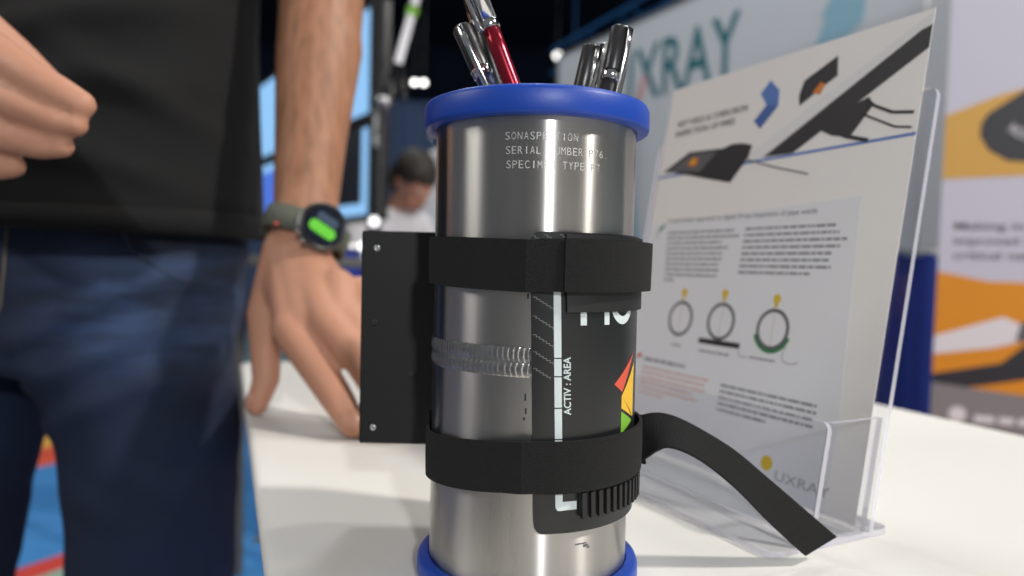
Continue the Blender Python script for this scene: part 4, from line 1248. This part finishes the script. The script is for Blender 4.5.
# ---------------------------------------------------------------- pens standing in the pipe
def pen(name, top, low, label, r, body, cap, clip_side, style='cap'):
    """top: upper end, low: a lower point that fixes the lean; the pen stands on the plug inside"""
    top = Vector(top); d = (Vector(low) - top).normalized()
    Lp = (top.z - .8802)/(-d.z) - .002
    T = Matrix.Translation(top) @ d.to_track_quat('Z', 'Y').to_matrix().to_4x4()
    root = empty(name, top + d*Lp, label, 'pen', 'pens in the pipe')
    MB().lathe([(0, Lp), (.0012, Lp), (.0022, Lp-.012), (r*.85, Lp-.022), (r*.95, .046), (r*.95, .0235 if style == 'cap' else .032), (0, .0235 if style == 'cap' else .032)], 20, T).build('barrel', body, root, smooth=True)
    if style == 'cap':
        MB().lathe([(0, 0), (r*.75, 0), (r, .0012), (r*1.05, .020), (r*1.05, .0205)], 20, T).build('cap', cap, root, smooth=True)
        MB().lathe([(r*1.02, .0205), (r*1.1, .021), (r*1.08, .0245), (r, .025)], 20, T).build('band', M['chrome'], root, smooth=True)
    else:
        MB().lathe([(0, -.012), (r*.35, -.012), (r*.4, -.002), (r*.5, 0), (r*.95, .001), (r, .003), (r, .0325), (0, .0325)], 20, T).build('cap', cap, root, smooth=True)
        MB().lathe([(r, .032), (r*1.07, .0325), (r*1.07, .0355), (r, .036)], 20, T).build('band', M['chrome'], root, smooth=True)
    a = R_(clip_side)
    cs = Vector((math.cos(a), math.sin(a), 0)); cs = (cs - d*cs.dot(d)).normalized(); sd = d.cross(cs)
    b = MB(); rows = []
    for q, h in ((.001, 0), (.002, .0022), (.012, .0028), (.032, .002), (.036, .0012), (.037, .0004)):
        p = top + d*q + cs*(r + h)
        rows.append([p - sd*.0016, p + sd*.0016, p + sd*.0014 + cs*.0009, p - sd*.0014 + cs*.0009])
    b.grid(rows, wrap=True); b.f.append((3, 2, 1, 0)); b.mi.append(0); k = 20; b.f.append((k, k+1, k+2, k+3)); b.mi.append(0)
    b.build('clip', M['chrome'], root, smooth=True)
pen('ballpoint_pen', (-.0255, .325, .9815), (-.0115, .3242, .953), 'short dark pen with a chrome cap, leftmost in the pipe', .0043, M['blue_pen'], M['grey_pen'], -100)
pen('ballpoint_pen', (-.0262, .336, 1.012), (-.0075, .3375, .957), 'tall black pen with a silver stripe between the leftmost pen and the red pen', .0040, M['black_plastic'], M['black_plastic'], -70)
pen('ballpoint_pen', (-.0246, .316, 1.0095), (-.0022, .3106, .953), 'red pen with a long chrome upper half, leaning left', .0040, M['red_pen'], M['chrome'], -150, 'click')
pen('ballpoint_pen', (.0340, .332, .9765), (.0300, .3318, .956), 'dark grey pen with a chrome clip, left one of the right-hand three', .0040, M['grey_pen'], M['grey_pen'], -60)
pen('ballpoint_pen', (.0415, .341, .9800), (.0387, .3417, .960), 'silver-banded pen half hidden between the other two right-hand pens', .0038, M['black_plastic'], M['steel'], -110)
pen('ballpoint_pen', (.0452, .319, .9808), (.0402, .317, .953), 'tallest dark pen on the right, with a wide chrome clip', .0041, M['grey_pen'], M['grey_pen'], -50)

# ---------------------------------------------------------------- acrylic sheet holder and printed sheet
ANG, LN = .4689, .1780
ha = Vector((math.cos(ANG), math.sin(ANG), 0)); hb = Vector((-math.sin(ANG), math.cos(ANG), 0))
hup = Vector((0, 0, 1))*math.cos(LN) + ha*math.sin(LN)
HO = Vector((.1804, .3688, .744))
SW, SH = .216, .279
hold = empty('sheet_holder', HO - Vector((0, 0, .004)), 'clear slanted acrylic holder with a front pocket on the white table', 'holder')
def slab(name, F, x0, x1, y0, y1, d0, d1, parent, rc=0.004, top_only=False):
    pts = []
    for (cx_, cy_, a0, on) in ((x1-rc, y1-rc, 0, 1), (x0+rc, y1-rc, 90, 1), (x0+rc, y0+rc, 180, not top_only), (x1-rc, y0+rc, 270, not top_only)):
        if on:
            for k in range(7): a = R_(a0 + 15*k); pts.append((cx_ + rc*math.cos(a), cy_ + rc*math.sin(a)))
        else:
            pts.append((x0 if a0 == 180 else x1, y0))
    b = MB(); b.prism(pts, F, d0, d1)
    b.mi = [0, 0] + [1]*(len(b.f) - 2)
    o = b.build(name, [M['acrylic'], M['acrylic_edge']], parent)
    return o
# frame with x from the far (left) side to the near (right) side, y up the slope, normal towards the reader
FS = Frame(HO + hb*SW, -hb, hup)
FG = Frame(HO + hb*SW - Vector((0, 0, .004)), -hb, ha)     # on the table; normal points down
TN = Vector((0, 0, .74))
FGu = Frame(Vector((HO.x, HO.y, .7402)), ha, hb)
slab('base', FGu, -.068, .018, -.0074, SW + .0074, 0, .003, hold, .006)
slab('back_panel', FS, -.0074, SW + .0074, -.001, .235, -.0045, -.0015, hold, .006, True)
slab('front_panel', Frame(FS.o - ha*.040, -hb, hup), -.0074, SW + .0074, -.0005, .058, -.0015, .0015, hold, .004, True)
for x in (-.0074, SW + .0044):
    # side cheek between the back panel and the pocket front
    Fc = Frame(HO + hb*(SW - x), ha, hup)
    b = MB(); b.prism([(-.0385, -.0005), (-.0018, -.0005), (-.0018, .058), (-.0385, .058)], Fc, 0, .003)
    b.mi = [0, 0, 1, 1, 1, 1]
    b.build('side_panel', [M['acrylic'], M['acrylic_edge']], hold)

sheet = empty('printed_sheet', HO + hb*SW/2, 'white printed product sheet in the clear holder, with a long dark tube pictured', 'sheet')
MB().prism([(0, 0), (SW, 0), (SW, SH), (0, SH)], FS, -.0004, 0).build('paper', M['paper'], sheet)
def ink(name, pts, m, lvl=1):
    return MB().prism(pts, FS, 0 if lvl == 1 else .00005*lvl, .00005*(lvl + 1)).build(name, M[m], sheet)
ink('grey_field', [(.0, .1675), (.189, .1775), (.1975, .046), (.1975, .0), (.0, .0)], 'ink_grey')
ink('rule_line', [(0, .2058), (SW, .2085), (SW, .2103), (0, .2076)], 'ink_blue')
text_on_frame('title_line', 'NDT WELD & CORROSION', FS, .0128, .2462, .0046, M['ink_dark'], sheet, .0001, width=.074, bold=.012)
text_on_frame('title_line', 'INSPECTION OF PIPES', FS, .0125, .2382, .0046, M['ink_dark'], sheet, .0001, width=.064, bold=.012)
ink('blue_arrow', [(.1045, .2640), (.1138, .2550), (.1148, .2440), (.1045, .2465), (.0972, .2560)], 'ink_blue')
ink('blue_arrow', [(.1148, .2440), (.1020, .2305), (.0950, .2372), (.1045, .2468)], 'ink_blue2', 2)
ink('tube_highlight', [(.0960, .2135), (.1027, .2175), (SW, .2775), (SW, .266), (.1135, .2105), (.100, .2105)], 'ink_light', 2)
ink('tube_body', [(.1090, .2100), (.1190, .2098), (.1340, .2095), (SW, .2570), (SW, .2700), (.2100, .2680)], 'ink_dark', 3)
ink('tube_sheen', [(.1090, .2100), (.1120, .2100), (.2130, .2700), (.2100, .2680)], 'ink_mid', 4)
ink('sensor_panel', [(.0050, .2105), (.0330, .2235), (.0690, .2215), (.0780, .2235), (.0885, .2225), (.0975, .2200), (.0955, .2115), (.0820, .1952), (.0618, .1995), (.0169, .2095)], 'ink_dark', 4)
ink('sensor_screen', [(.0120, .2105), (.0345, .2215), (.0640, .2200), (.0480, .2065)], 'ink_mid', 5)
ink('sensor_glow', [(.0330, .2140), (.0385, .2185), (.0445, .2175), (.0440, .2125), (.0380, .2115)], 'ink_orange', 6)
ink('sensor_glow', [(.0360, .2150), (.0385, .2170), (.0415, .2160), (.0400, .2135)], 'ink_yellow', 7)
ink('end_plate', [(.1330, .2405), (.1315, .2480), (.1340, .2570), (.1450, .2620), (.1570, .2675), (.1590, .2545), (.1540, .2520)], 'ink_dark', 4)
ink('end_glow', [(.1420, .2470), (.1470, .2530), (.1510, .2510), (.1480, .2450)], 'ink_orange', 5)
ink('bracket', [(.1500, .2225), (.1700, .2320), (.1840, .2362), (.1866, .2298), (.1748, .2137), (.1618, .2165)], 'ink_dark', 4)
def ink_line(name, pts, wd, m, lvl):
    b = MB()
    for (x0, y0), (x1, y1) in zip(pts, pts[1:]):
        l = math.hypot(x1-x0, y1-y0); nx, ny = -(y1-y0)/l*wd/2, (x1-x0)/l*wd/2
        b.prism([(x0+nx, y0+ny), (x1+nx, y1+ny), (x1-nx, y1-ny), (x0-nx, y0-ny)], FS, .00005*lvl, .00005*(lvl+1))
    b.build(name, M[m], sheet)
ink_line('cable', [(.1830, .2345), (.1880, .2300), (.2000, .2240), (.2130, .2217)], .0018, 'ink_dark', 4)
ink_line('cable', [(.1806, .2265), (.2030, .2152), (.2130, .2133)], .0012, 'ink_dark', 4)
ink_line('cable', [(.1638, .2185), (.1720, .2145), (.1874, .2098)], .0024, 'ink_dark', 5)
ink_line('cable', [(.0950, .2100), (.1200, .2020), (.1486, .1943)], .0010, 'ink_mid', 4)
text_on_frame('header_line', 'A new holistic approach to digital X-ray inspection of pipe welds', FS, .0214, .1690, .0034, M['ink_text'], sheet, .0001, width=.139, bold=.006, d0=.0001)
ink('green_marker', [(.0098, .1560), (.0130, .1650), (.0190, .1690), (.0180, .1655), (.0135, .1625)], 'ink_green', 2)
ink('red_marker', [(.0105, .0640), (.0150, .0670), (.0185, .0655), (.0150, .0630)], 'ink_red', 2)
rt = random.Random(3)
b = MB()
for i in range(10): words(FS, .0234 + (.0006*i), (.094, .099, .084, .090, .086, .086, .084, .085, .084, .040)[i], .1600 - i*.0040, .0016, None, b, .0001, .00015, rnd=rt)
o = b.build('text_column', M['ink_text'], sheet); o['kind'] = 'stuff'
b = MB()
for i in range(8): words(FS, .104, (.175, .178, .184, .180, .175, .174, .176, .162)[i], .1604 - i*.0042, .0017, None, b, .0001, .00015, rnd=rt)
o = b.build('text_column', M['ink_text'], sheet); o['kind'] = 'stuff'
def ring(x, y, r, wd, m, name='pipe_ring'):
    b = MB(); O = []; I = []
    for k in range(41):
        a = 2*math.pi*k/40
        O.append(FS.p(x + r*math.cos(a), y + r*math.sin(a), .00015)); I.append(FS.p(x + (r-wd)*math.cos(a), y + (r-wd)*math.sin(a), .00015))
    b.grid([I, O]); return b.build(name, M[m], sheet)
for x, y in ((.0545, .0968), (.0955, .0978), (.1408, .0966)):
    ring(x, y, .0130, .0024, 'ink_mid')
    ink('diagram_line', [(x-.0002, y-.011), (x+.0002, y-.011), (x+.0002, y+.0185), (x-.0002, y+.0185)], 'ink_rose', 2)
    ink('yellow_dot', [(x + .0030*math.cos(a*math.pi/6), y + .0192 + .0030*math.sin(a*math.pi/6)) for a in range(12)], 'ink_yellow', 3)
    ink('yellow_dot', [(x-.0012, y+.0140), (x+.0012, y+.0140), (x+.0018, y+.0175), (x-.0018, y+.0175)], 'ink_yellow', 2)
ink('detector_bar', [(.0772, .0814), (.1161, .0814), (.1161, .0850), (.0772, .0850)], 'ink_dark', 3)
b = MB(); O = []; I = []
for k in range(21):
    a = math.pi*(1.1 + .8*k/20)
    O.append(FS.p(.1408 + .0152*math.cos(a), .0966 + .0152*math.sin(a), .00014)); I.append(FS.p(.1408 + .0130*math.cos(a), .0966 + .0130*math.sin(a), .00014))
b.grid([O, I]); b.build('green_arc', M['ink_green'], sheet)
ink_line('diagram_wire', [(.1530, .0870), (.1510, .0815), (.1530, .0775), (.1590, .0770), (.1640, .0785)], .0006, 'ink_text', 2)
ink_line('diagram_wire', [(.1150, .0800), (.1180, .0765), (.1240, .0770)], .0006, 'ink_text', 2)
b = MB(); words(FS, .049, .060, .0765, .0014, None, b, .0001, .00015, rnd=rt); words(FS, .079, .108, .0755, .0014, None, b, .0001, .00015, rnd=rt); words(FS, .126, .147, .0765, .0014, None, b, .0001, .00015, rnd=rt)
o = b.build('captions', M['ink_text'], sheet); o['kind'] = 'stuff'
b = MB(); words(FS, .0215, .068, .0620, .0024, None, b, .0001, .00015, rnd=rt); o = b.build('section_heading', M['ink_text'], sheet); o['kind'] = 'stuff'
b = MB()
for i in range(6): words(FS, .021, (.093, .090, .092, .080, .086, .050)[i], .0562 - i*.0038, .0016, None, b, .0001, .00015, rnd=rt)
o = b.build('rose_text', M['ink_rose'], sheet); o['kind'] = 'stuff'
b = MB()
for i in range(5): words(FS, .1053, (.1815, .182, .1815, .181, .147)[i], .0552 - i*.0040, .0017, None, b, .0001, .00015, rnd=rt)
o = b.build('text_block', M['ink_text'], sheet); o['kind'] = 'stuff'
ink('logo_dot', [(.1530 + .0045*math.cos(a*math.pi/8), .0165 + .0045*math.sin(a*math.pi/8)) for a in range(16)], 'ink_yellow', 2)
text_on_frame('logo_text', 'UXRAY', FS, .1605, .0085, .0058, M['logo_ink'], sheet, .0001, width=.038, bold=.0, d0=.0001)
